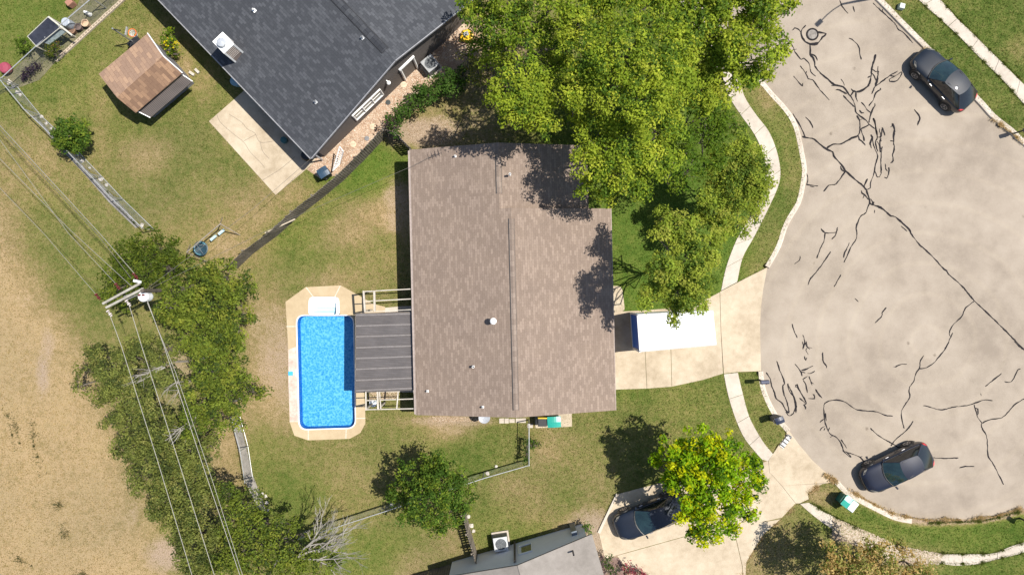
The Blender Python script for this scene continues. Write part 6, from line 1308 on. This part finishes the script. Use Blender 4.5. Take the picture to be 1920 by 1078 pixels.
# loose stones and gravel
rgs = np.random.default_rng(9)
ROCK = grain('pale_rock', [(.35, .31, .27), (.5, .46, .41), (.64, .6, .55)], (2, 8, 30))
def rock_mesh(seed):
    import bmesh
    bm = bmesh.new(); bmesh.ops.create_icosphere(bm, subdivisions=2, radius=.14); r_ = np.random.default_rng(seed)
    for v in bm.verts: v.co *= (1 + r_.normal() * .14); v.co.z *= .55
    me = bpy.data.meshes.new('rock'); bm.to_mesh(me); bm.free(); me.materials.append(ROCK); return me
RM = [rock_mesh(k) for k in range(4)]; ROCKS = {}
for i, (px, py, s) in enumerate(((78,219,1.1),(87,232,1),(96,241,.8),(146,291,.8),(154,302,1.3),(168,315,.7),(189,336,1.4),(200,347,1.1),(266,422,1.3),(33,173,1.3),(38,178,1),(18,155,1.6),(25,162,1.2),(657,315,1.8),(664,308,1.3),(498,930,1.0),(500,942,1.1),(503,956,.9),(492,925,.8),(735,946,1.2),(930,874,1),(914,887,1.2),(878,968,1.2),(884,985,1.4),(888,995,1.1))):
    o = bpy.data.objects.new('loose_rock', RM[i % 4]); C.objects.link(o); c = W(px, py, .03); o.location = c; s *= .72; o.scale = (s, s, s); o.rotation_euler = (0, 0, rgs.random() * 6)
    side = ('of the row on the long back fence' if px < 270 and py > 190 else 'in the top left fence corner' if px < 60 else 'at the foot of the wooden fence' if py < 330 else 'on the edge of the grey strip' if px < 510 else 'of those by the paling fence' if px < 895 and px > 870 else 'along the lower chain-link fence')
    ROCKS.setdefault(side, []).append((py if 'paling' in side or 'row' in side or 'strip' in side else px, o))
ORD = ['first', 'second', 'third', 'fourth', 'fifth', 'sixth', 'seventh', 'eighth', 'ninth']
for side, L_ in ROCKS.items():
    L_.sort(key=lambda t: t[0]); fr = 'from the top ' if 'paling' in side or 'row' in side or 'strip' in side else 'from the left '
    for k, (_, o) in enumerate(L_): tag(o, 'pale loose rock, ' + ORD[k] + ' ' + fr + side, 'rock', 'pale rocks along the fences')
def scatter(name, label, polys, n, size, cols, zoff=.015):
    V = []; Fc = []; K = []
    xs = []; 
    for poly in polys:
        P = np.array([tuple(W(a, b))[:2] for a, b in poly]); lo_, hi = P.min(0), P.max(0); m = 0
        q = rgs.uniform(lo_, hi, size=(n * 4, 2)); ok = inside(q[:, 0], q[:, 1], [tuple(p) for p in P]); xs.append(q[ok][:n])
    X = np.concatenate(xs); k = len(X); s = size * rgs.uniform(.5, 1.5, k); a = rgs.uniform(0, 6.28, k)
    B = np.array([(-1, -.7, 0), (1, -.7, 0), (1, .7, 0), (-1, .7, 0), (0, 0, .7)]); ca, sa = np.cos(a), np.sin(a)
    V = np.stack([np.stack([X[:, 0] + s * (B[j, 0] * ca - B[j, 1] * sa), X[:, 1] + s * (B[j, 0] * sa + B[j, 1] * ca), zoff + B[j, 2] * s], 1) for j in range(5)], 1)
    f = np.array([(0, 1, 4), (1, 2, 4), (2, 3, 4), (3, 0, 4)]); F_ = (np.arange(k)[:, None, None] * 5 + f[None]).reshape(-1, 3)
    pal = np.array(cols); cc = np.repeat(pal[rgs.integers(0, len(pal), k)] * rgs.uniform(.8, 1.2, (k, 1)), 5, 0)
    o = np_mesh(name, V.reshape(-1, 3), F_, STONEC, colors=np.clip(cc, 0, 1)); tag(o, label, kind='stuff'); return o
def tintmat(name, rough=.9):
    m, n, b = newmat(name); at = N(n, 'ShaderNodeAttribute'); at.attribute_name = 'tint'; n.links.new(at.outputs['Color'], b.inputs['Base Color']); b.inputs['Roughness'].default_value = rough; b.inputs['Specular IOR Level'].default_value = .2; return m
STONEC = tintmat('tinted_stone')
scatter('pebbles', 'loose tan pebbles covering the gravel strip', [[(578,318),(600,290),(700,190),(790,110),(860,55),(880,90),(820,140),(740,215),(720,238),(630,326),(602,332)]], 9000, .022, [(.42,.3,.21),(.5,.4,.3),(.3,.18,.12),(.56,.48,.4),(.42,.26,.17)])
scatter('leaf_litter', 'fallen leaves and chippings on bare soil patches', [[(760,240),(830,215),(880,250),(850,268),(775,272)], [(690,735),(745,735),(745,748),(690,748)], [(810,780),(900,782),(900,790),(810,790)]], 900, .018, [(.36,.26,.17),(.42,.33,.24),(.26,.17,.10),(.46,.37,.28)])
scatter('fallen_leaves', 'dry leaves and soil strewn over the broken lower pavement', [[(1560,968),(1600,985),(1690,1024),(1770,1038),(1760,1058),(1660,1045),(1560,1000)]], 5200, .03, [(.33,.26,.19),(.42,.34,.26),(.26,.2,.14),(.45,.38,.3),(.22,.2,.1)], .03)
# turf: short blades where grass grows, one mass
def turf(n):
    X = rgs.uniform([-32.5, -18.5], [32.5, 18.5], size=(n, 2)); px = X[:, 0] * 30 + 960; py = 539 - X[:, 1] * 30
    ix = np.clip(np.searchsorted(gx, X[:, 0]), 0, nx - 1); iy = np.clip(np.searchsorted(gy, X[:, 1]), 0, ny - 1)
    ch = GC[iy, ix]; ok = ~inside(px, py, ROAD_PX)
    for poly in (APRON1, APRON2, SW1L + SW1R[::-1], DP, [(1130,585),(1205,582),(1256,578),(1300,572),(1350,547),(1357,700),(1317,712),(1259,725),(1157,730),(1130,731)], [(1230,907),(1290,890),(1380,880),(1441,863),(1491,943),(1466,970),(1432,1000),(1399,1053),(1395,1120),(1157,1100),(1171,1060),(1134,1046),(1123,999),(1157,926)], [(392,228),(470,160),(600,284),(588,306),(517,366)], [(575,318),(588,306),(600,284),(700,185),(790,105),(870,40),(900,70),(868,120),(820,150),(740,220),(720,243),(630,330),(600,335)], [(768,281),(1108,280),(1143,391),(1156,768),(781,779)],
                 [(1357,701),(1378,782),(1418,849),(1440,864),(1449,851),(1428,824),(1405,782),(1383,697)], [(676,575),(790,570),(790,735),(686,735)], [(1722,0),(1798,69),(1885,156),(1960,235),(1960,170),(1898,138),(1812,53),(1762,0)]):
        ok &= ~inside(px, py, poly)
    soil = ch[:, 2]; ok &= rgs.random(n) > soil * 1.1; X = X[ok]; ch = ch[ok]; k = len(X)
    d = np.clip(ch[:, 0] + rgs.normal(size=k) * .10, 0, 1)[:, None]; lush = ch[:, 1][:, None]
    g0, g1, g2 = np.array([.045, .085, .012]), np.array([.15, .145, .045]), np.array([.34, .25, .12]); lg = np.array([.085, .145, .012])
    c = np.where(d < .5, g0 + (g1 - g0) * d * 2, g1 + (g2 - g1) * (d - .5) * 2); c = c * (1 - lush * .8) + lg * lush * .8; c *= rgs.uniform(.75, 1.3, (k, 1))
    a = rgs.uniform(0, 6.28, k); h = rgs.uniform(.03, .085, k); wd = rgs.uniform(.012, .028, k); lean = rgs.normal(size=(k, 2)) * .045
    V = np.stack([np.stack([X[:, 0] - wd * np.cos(a), X[:, 1] - wd * np.sin(a), np.zeros(k)], 1), np.stack([X[:, 0] + wd * np.cos(a), X[:, 1] + wd * np.sin(a), np.zeros(k)], 1), np.stack([X[:, 0] + lean[:, 0], X[:, 1] + lean[:, 1], h], 1)], 1).reshape(-1, 3)
    o = np_mesh('grass', V, np.arange(3 * k).reshape(-1, 3), LEAF, colors=np.repeat(np.clip(c, 0, 1), 3, 0)); tag(o, 'short mown and dry grass blades over the lawns', kind='stuff')
turf(420000)
def tufts(name, label, lines, n, width, cols, hmax=.16):
    X = []
    for l in lines:
        P = np.array([tuple(W(a, b))[:2] for a, b in l]); s = np.concatenate([[0], np.cumsum(np.hypot(*np.diff(P, axis=0).T))]); t = rgs.uniform(0, s[-1], n)
        t = t + .25 * np.sin(t * 5); X.append(np.stack([np.interp(t, s, P[:, 0]), np.interp(t, s, P[:, 1])], 1) + rgs.normal(size=(n, 2)) * width * (.5 + .5 * np.sin(t * 2.3 + 1))[:, None])
    X = np.concatenate(X); k = len(X); a = rgs.uniform(0, 6.28, k); h = rgs.uniform(.04, hmax, k); wd = rgs.uniform(.012, .03, k); ln = rgs.normal(size=(k, 2)) * .07
    V = np.stack([np.stack([X[:, 0] - wd * np.cos(a), X[:, 1] - wd * np.sin(a), np.full(k, -.02)], 1), np.stack([X[:, 0] + wd * np.cos(a), X[:, 1] + wd * np.sin(a), np.full(k, -.02)], 1), np.stack([X[:, 0] + ln[:, 0], X[:, 1] + ln[:, 1], h], 1)], 1).reshape(-1, 3)
    pal = np.array(cols); cc = pal[rgs.integers(0, len(pal), k)] * rgs.uniform(.75, 1.25, (k, 1))
    o = np_mesh(name, V, np.arange(3 * k).reshape(-1, 3), LEAF, colors=np.repeat(np.clip(cc, 0, 1), 3, 0)); tag(o, label, kind='stuff')
TAN_ = [(.5,.37,.22),(.58,.44,.28),(.42,.3,.17),(.33,.26,.12)]; GRN_ = [(.10,.14,.02),(.14,.17,.035),(.2,.19,.07),(.07,.11,.015)]
tufts('dry_tufts', 'tan dry grass creeping over kerbs and slab edges', [[(1590,918),(1645,948),(1680,966)],[(1680,966),(1741,975),(1800,974)],[(1820,974),(1870,967),(1920,952)],[(1548,890),(1575,908)],[(1514,924),(1541,907)],[(1495,945),(1466,972),(1432,1002),(1399,1055),(1391,1078)],[(1862,222),(1896,249),(1920,270)],[(1735,92),(1755,110)]], 1100, .09, TAN_, .07)
tufts('verge_tufts', 'green grass blades hanging over pavement and kerb edges', [[(1722,0),(1798,69),(1885,156),(1920,196)],[(1762,0),(1841,81),(1920,156)],[(1741,980),(1846,976),(1920,957)],[(1520,942),(1560,966),(1620,997)],[(1748,1037),(1812,1038),(1862,1037),(1920,1016)],[(1748,1053),(1829,1057),(1920,1034)],[(60,210),(130,288),(200,358),(262,428)]], 1700, .05, GRN_, .12)
tufts('field_weeds', 'scattered weeds in the dry field', [[(10,760),(20,800),(30,840)],[(60,800),(75,870),(82,890)],[(95,940),(118,950)],[(118,985),(125,1010)],[(20,1040),(60,1060)],[(60,780),(66,860)],[(25,780),(38,830)],[(140,1070),(160,1078)]], 160, .16, [(.07,.09,.035),(.12,.12,.05),(.16,.14,.07)], .2)
print('LEAVES', TOTAL)
